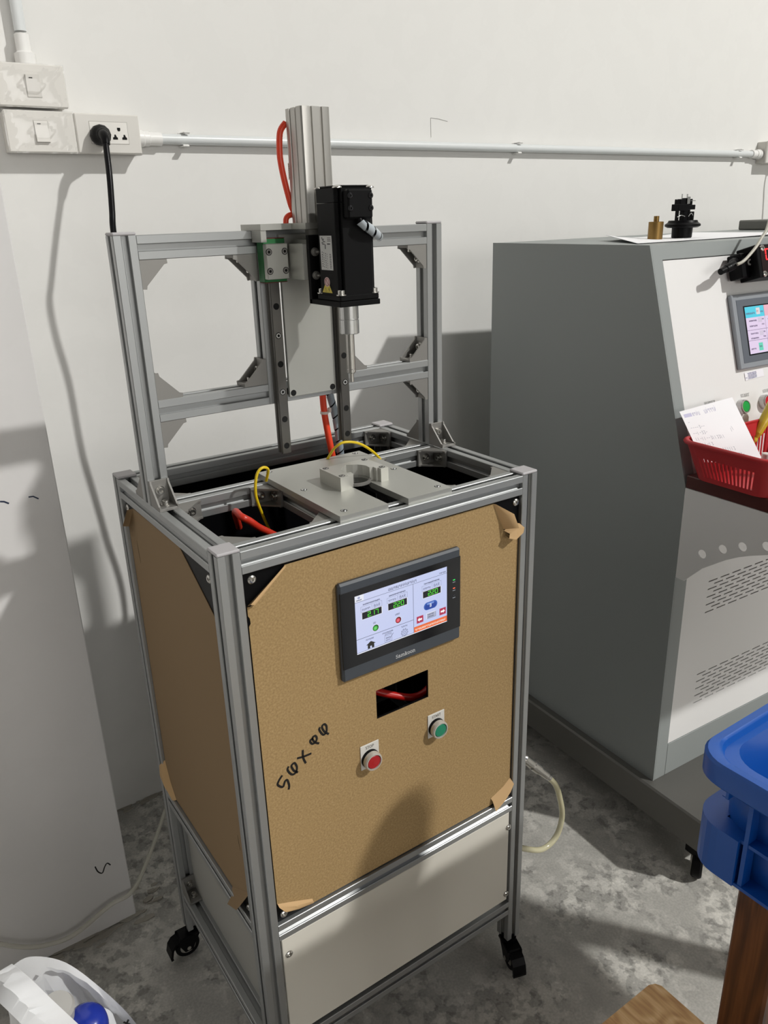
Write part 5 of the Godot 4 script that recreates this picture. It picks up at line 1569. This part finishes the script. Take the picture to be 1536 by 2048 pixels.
func build_bag() -> void:
	var r := thing("carrier_bag", "white plastic carrier bag standing on the floor at the lower left corner", "bag", V(-0.25, 0, 0.03))
	var n := noise(31, 9.0, 3)
	var n2 := noise(37, 26.0, 2, FastNoiseLite.TYPE_SIMPLEX)
	# the mouth: a slanting loop, high at the back left, low at the right
	var rim := [V(-0.3076, 0.6088, 0.05), V(-0.2820, 0.5536, -0.01), V(-0.2446, 0.4792, -0.05), V(-0.2120, 0.4211, -0.04), V(-0.1878, 0.3899, 0.0), V(-0.1850, 0.3950, 0.05), V(-0.2250, 0.4550, 0.10), V(-0.2648, 0.5425, 0.12), V(-0.2870, 0.6192, 0.13), V(-0.3008, 0.6508, 0.12), V(-0.3072, 0.6425, 0.09)]
	var loop := []
	for i in rim.size():
		for k in 6:
			loop.append(rim[i].cubic_interpolate(rim[(i + 1) % rim.size()], rim[(i + rim.size() - 1) % rim.size()], rim[(i + 2) % rim.size()], k / 6.0))
	var m := MB.new()
	var rows := []
	var c := V(-0.250, 0.0, 0.030)
	for i in 17:
		var t := i / 16.0
		var row := []
		for k in loop.size():
			var p: Vector3 = loop[k]
			var d := Vector2(p.x - c.x, p.z - c.z)
			var ang := d.angle()
			var base := V(c.x + cos(ang) * 0.085, 0.002, c.z + sin(ang) * 0.095)
			var q := p.lerp(base, t)
			var bul := sin(t * PI) * 0.020 + (n.get_noise_3d(cos(ang) * 1.6, t * 2.4, sin(ang) * 1.6) * 0.016 + n2.get_noise_3d(cos(ang), t * 1.5, sin(ang)) * 0.006) * minf(1.0, t * 5.0)
			row.append(q + V(cos(ang), 0, sin(ang)) * bul)
		rows.append(row)
	m.grid(rows, true)
	put("bag_body", m.soften(50), M.bag, r)
	# folded hem round the back of the mouth, and the front handle
	m = MB.new()
	var hem := []
	for k in range(0, 28):
		var p: Vector3 = loop[k]
		var w := n2.get_noise_1d(k * 0.05) * 0.004
		hem.append([p + V(0, 0.0010, 0.0006), p + V(0.0015, -0.012 + w, 0.007), p + V(0.001, -0.026 + w * 2.0 - 0.008 * sin(k * 0.45), 0.005)])
	m.grid(hem)
	put("bag_handle", m.soften(50), M.bag, r)
	m = MB.new()
	var strap := smooth_path([V(-0.3170, 0.6480, 0.085), V(-0.3060, 0.6560, 0.120), V(-0.2900, 0.6300, 0.140), V(-0.2680, 0.5700, 0.140), V(-0.2450, 0.5000, 0.130)], 8)
	var sr := []
	for i in strap.size():
		var w := n2.get_noise_1d(i * 0.06) * 0.004
		sr.append([strap[i] + V(-0.014, -0.010, 0.004), strap[i] + V(-0.004 + w, 0.003, 0.004 + w), strap[i] + V(0.007, -0.001 + w, -0.002), strap[i] + V(0.015, -0.006, -0.008)])
	m.grid(sr)
	put("bag_handle", m.soften(50), M.bag, r)
	m = MB.new()
	ribbon(m, [V(-0.2010, 0.4170, 0.0230), V(-0.1940, 0.4070, 0.0230)], 0.0012, Vector3(-0.3, 0.5, 0.8))
	ribbon(m, [V(-0.1945, 0.4165, 0.0230), V(-0.2005, 0.4075, 0.0230)], 0.0012, Vector3(-0.3, 0.5, 0.8))
	put("bag_print", m, M.ink, r)
	m = MB.new()
	m.lathe([Vector2(0, 0), Vector2(0.017, 0), Vector2(0.019, 0.004), Vector2(0.020, 0.080), Vector2(0.017, 0.086), Vector2(0, 0.087)], V(-0.2760, 0.4080, -0.0050), V(0.1, 1, 0.25), 28)
	tag(put("grey_cup", m, mat("#b4b2ae", 0.5)), "pale round cup inside the white carrier bag", "cup")
	m = MB.new()
	var fill := []
	for i in 7:
		var row := []
		for k in 7:
			var x := lerpf(-0.300, -0.205, k / 6.0)
			var z := lerpf(-0.030, 0.090, i / 6.0)
			row.append(V(x, 0.420 - (x + 0.25) * 0.75 + n.get_noise_2d(x * 3, z * 3) * 0.030, z))
		fill.append(row)
	m.grid(fill)
	tag(put("crumpled_film", m.soften(60), M.bag), "crumpled white plastic film filling the carrier bag", "plastic")
	var b := thing("cleaner_bottle", "blue capped bottle with a yellow label standing in the white carrier bag", "bottle", V(-0.2400, 0.3900, 0.0150))
	var d := V(0.02, 0.88, 0.42).normalized()
	var o := V(-0.2440, 0.3800, -0.0080)
	m = MB.new()
	m.lathe([Vector2(0, 0.0), Vector2(0.0250, 0.0), Vector2(0.0265, 0.004), Vector2(0.0265, 0.060), Vector2(0.0250, 0.074), Vector2(0.0200, 0.083), Vector2(0.010, 0.087), Vector2(0, 0.088)], o, d, 32, true)
	put("bottle_body", m, mat("#1f349a", 0.22), b)
	m = MB.new()
	var fw := (V(-0.06, 0.2, 0.8) - d * d.dot(V(-0.06, 0.2, 0.8))).normalized()
	var u := d.cross(fw).normalized()
	var lab := []
	for i in 9:
		var row := []
		for k in 9:
			var an := lerpf(-0.62, 0.62, k / 8.0)
			row.append(o + d * (0.026 + 0.042 * i / 8.0 - 0.014 * pow(absf(an) / 0.62, 2.0) * (i / 8.0)) + (fw * cos(an) + u * sin(an)) * 0.0268)
		lab.append(row)
	m.grid(lab)
	put("bottle_label", m.soften(60), mat("#e3c235", 0.4), b)
	m = MB.new()
	var cres := []
	for k in 12:
		var an := lerpf(-2.6, 1.6, k / 11.0)
		cres.append(o + d * (0.050 + sin(an) * 0.0075) + (fw * cos(cos(an) * 0.32) + u * sin(cos(an) * 0.32)) * 0.0272)
	ribbon(m, cres, 0.0018, fw)
	put("label_mark", m, M.ink, b)
	# crumbs of plaster left along the foot of the wall
	m = MB.new()
	var g := RandomNumberGenerator.new()
	g.seed = 5
	for i in 70:
		var x := g.randf_range(-0.36, -0.03)
		var z := -0.548 + absf(g.randfn(0.004, 0.014))
		var s := g.randf_range(0.004, 0.016)
		if i > 60:
			x = g.randf_range(-0.045, 0.0); z = g.randf_range(-0.62, -0.55); s = g.randf_range(0.004, 0.012)
		elif i > 48:
			x = g.randf_range(-0.04, 0.16); z = WALL + absf(g.randfn(0.004, 0.012))
		var p := PackedVector2Array()
		for k in 6: p.append(Vector2(cos(TAU * k / 6) * s * g.randf_range(0.7, 1.8), sin(TAU * k / 6) * s * g.randf_range(0.3, 0.7)))
		m.prism(p, V(x, 0.0002, z), Vector3.RIGHT, Vector3.BACK, V(0, g.randf_range(0.001, 0.004), 0))
	var deb := put("plaster_crumbs", m, mat("#a39e94", 0.9))
	tag(deb, "pale crumbs of plaster along the foot of the walls", "debris"); deb.set_meta("kind", "stuff")

# ------------------------------------------------------------------ room
func build_room() -> void:
	var m := MB.new()
	m.span(V(-3.4, -0.12, -1.2), V(9.2, 0.0, 9.4))
	struct("floor", m, M.concrete, "worn grey concrete floor")
	m = MB.new()
	m.span(V(-3.4, 0, -1.1), V(9.2, 9.8, WALL))
	var wb := struct("wall_back", m, M.wall, "off white painted wall behind the machines")
	m = MB.new()
	for s in [[V(1.0051, 1.5859, WALL + 0.0003), V(1.0061, 1.5427, WALL + 0.0003)], [V(1.0051, 1.5859, WALL + 0.0003), V(1.0300, 1.5845, WALL + 0.0003), V(1.0582, 1.5799, WALL + 0.0003)]]:
		ribbon(m, s, 0.0006, Vector3.BACK)
	put("pencil_mark", m, mat("#8b8984", 0.8), wb)
	m = MB.new()
	m.span(V(-3.4, 0, WALL - 0.02), V(-0.0580, 9.8, -0.5480), 0.002)
	var wc := struct("wall_recess", m, M.wall_side, "projecting white wall at the left")
	m = MB.new()
	ribbon(m, smooth_path([V(-0.1184, 0.1650, -0.5477), V(-0.1150, 0.1500, -0.5477), V(-0.1075, 0.1420, -0.5477), V(-0.1010, 0.1540, -0.5477), V(-0.0950, 0.1600, -0.5477), V(-0.0895, 0.1520, -0.5477)], 5), 0.0013, Vector3.BACK)
	put("marker_squiggle", m, M.ink, wc)
	m = MB.new()
	ribbon(m, [V(-0.1488, 0.9475, -0.5477), V(-0.1430, 0.9460, -0.5477), V(-0.1363, 0.9412, -0.5477)], 0.0014, Vector3.BACK)
	ribbon(m, [V(-0.1053, 0.9455, -0.5477), V(-0.0980, 0.9450, -0.5477), V(-0.0904, 0.9390, -0.5477)], 0.0012, Vector3.BACK)
	put("marker_dash", m, mat("#1c2a44", 0.6), wc)
	m = MB.new()
	m.span(V(-3.5, 0, -1.1), V(-3.4, 9.8, 9.4))
	struct("wall_left", m, M.hall, "grey wall at the far left of the hall")
	m = MB.new()
	m.span(V(9.2, 0, -1.1), V(9.3, 9.8, 9.4))
	struct("wall_right", m, M.hall, "grey wall at the far right of the hall")
	m = MB.new()
	m.span(V(-3.5, 0, 9.4), V(9.3, 9.8, 9.5))
	struct("wall_front", m, M.hall, "grey wall behind the viewer")
	m = MB.new()
	m.span(V(-3.2, 0.9, 9.36), V(2.4, 3.5, 9.38))
	var gl := mat("#e8ecee", 0.6)
	gl.emission_enabled = true; gl.emission = Color("#f4f6f6"); gl.emission_energy_multiplier = 0.5
	var wn := struct("window_1", m, gl, "wide frosted window behind the viewer")
	m = MB.new()
	for k in 8: m.span(V(-3.24 + k * 0.8, 0.86, 9.32), V(-3.16 + k * 0.8, 3.54, 9.37))
	for y in [0.86, 2.16, 3.48]: m.span(V(-3.24, y, 9.32), V(2.44, y + 0.06, 9.37))
	put("window_frame", m, M.hall, wn)
	m = MB.new()
	m.span(V(-3.5, 9.8, -1.2), V(9.3, 9.9, 9.5))
	struct("ceiling", m, mat("#3e3e3d", 0.9), "plain dark grey ceiling of the hall")
func hall_lamp(at: Vector3, label: String, energy: float, size: float, c: Color) -> void:
	var r := thing("ceiling_lamp", label, "lamp", at + V(0, 0.10, 0), "lamps under the hall ceiling")
	var m := MB.new()
	m.lathe([Vector2(0, 0.30), Vector2(0.05, 0.30), Vector2(0.06, 0.16), Vector2(0.16, 0.06), Vector2(0.165, 0.05), Vector2(0.15, 0.055), Vector2(0.05, 0.14), Vector2(0, 0.14)], at, Vector3.UP, 32)
	m.lathe([Vector2(0, 0), Vector2(0.008, 0), Vector2(0.008, 9.8 - at.y - 0.29), Vector2(0, 9.8 - at.y - 0.29)], at + V(0, 0.29, 0), Vector3.UP, 8)
	put("lamp_shade", m, mat("#4a4a4c", 0.5), r)
	m = MB.new()
	m.lathe([Vector2(0, -0.005), Vector2(size, -0.004), Vector2(size, 0.004), Vector2(0, 0.005)], at + V(0, 0.058, 0), Vector3.UP, 28)
	var g := mat("#ffffff", 0.5)
	g.emission_enabled = true; g.emission = c; g.emission_energy_multiplier = 2.0
	put("lamp_glow", m, g, r)
	var l := OmniLight3D.new()
	l.name = named("lamp_light", r)
	l.light_color = c; l.light_energy = energy; l.light_size = size
	l.omni_range = 30.0; l.omni_attenuation = 2.0; l.shadow_enabled = true
	r.add_child(l, true)
	l.position = V(0, -0.12, 0)

const GLOW := 1.0
func _ready() -> void:
	# camera, sky, lights, exposure
	var cam := Camera3D.new()
	cam.name = "camera"
	add_child(cam)
	cam.transform = Transform3D(Basis(Vector3(0.82441689, -0.03002397, 0.56518612), Vector3(0.22153884, 0.93603335, -0.2734266), Vector3(-0.52082371, 0.35062819, 0.77833318)), Vector3(-0.30609234, 1.36361494, 0.81160455))
	cam.keep_aspect = Camera3D.KEEP_HEIGHT
	cam.fov = rad_to_deg(2.0 * atan(1024.0 / 1577.07))
	cam.near = 0.02; cam.far = 60.0
	cam.current = true
	var env := Environment.new()
	env.background_mode = Environment.BG_COLOR
	env.background_color = Color("#20201f")
	env.tonemap_mode = Environment.TONE_MAPPER_LINEAR
	env.tonemap_exposure = 1.0
	env.sdfgi_enabled = true; env.ssao_enabled = true; env.ssil_enabled = true
	var we := WorldEnvironment.new()
	we.name = "world_environment"; we.environment = env
	add_child(we)
	hall_lamp(V(5.70, 8.60, 6.95), "bright hall lamp hanging at the right in front of the machines", 126.0, 0.19, Color(1.0, 0.995, 0.98))
	var win := AreaLight3D.new()
	win.name = "window_light"
	win.area_size = Vector2(7.0, 2.6); win.light_energy = 16.0; win.light_color = Color(1.0, 0.985, 0.97)
	win.area_normalize_energy = true; win.shadow_enabled = true; win.area_range = 40.0; win.area_attenuation = 2.0
	add_child(win)
	win.position = V(-0.4, 2.2, 9.25)   # faces -z, into the hall
	make_materials()
	make_kit()
	build_room()
	build_machine()
	build_cabinet()
	build_crate()
	build_wall_fittings()
	build_hoses()
	build_bag()
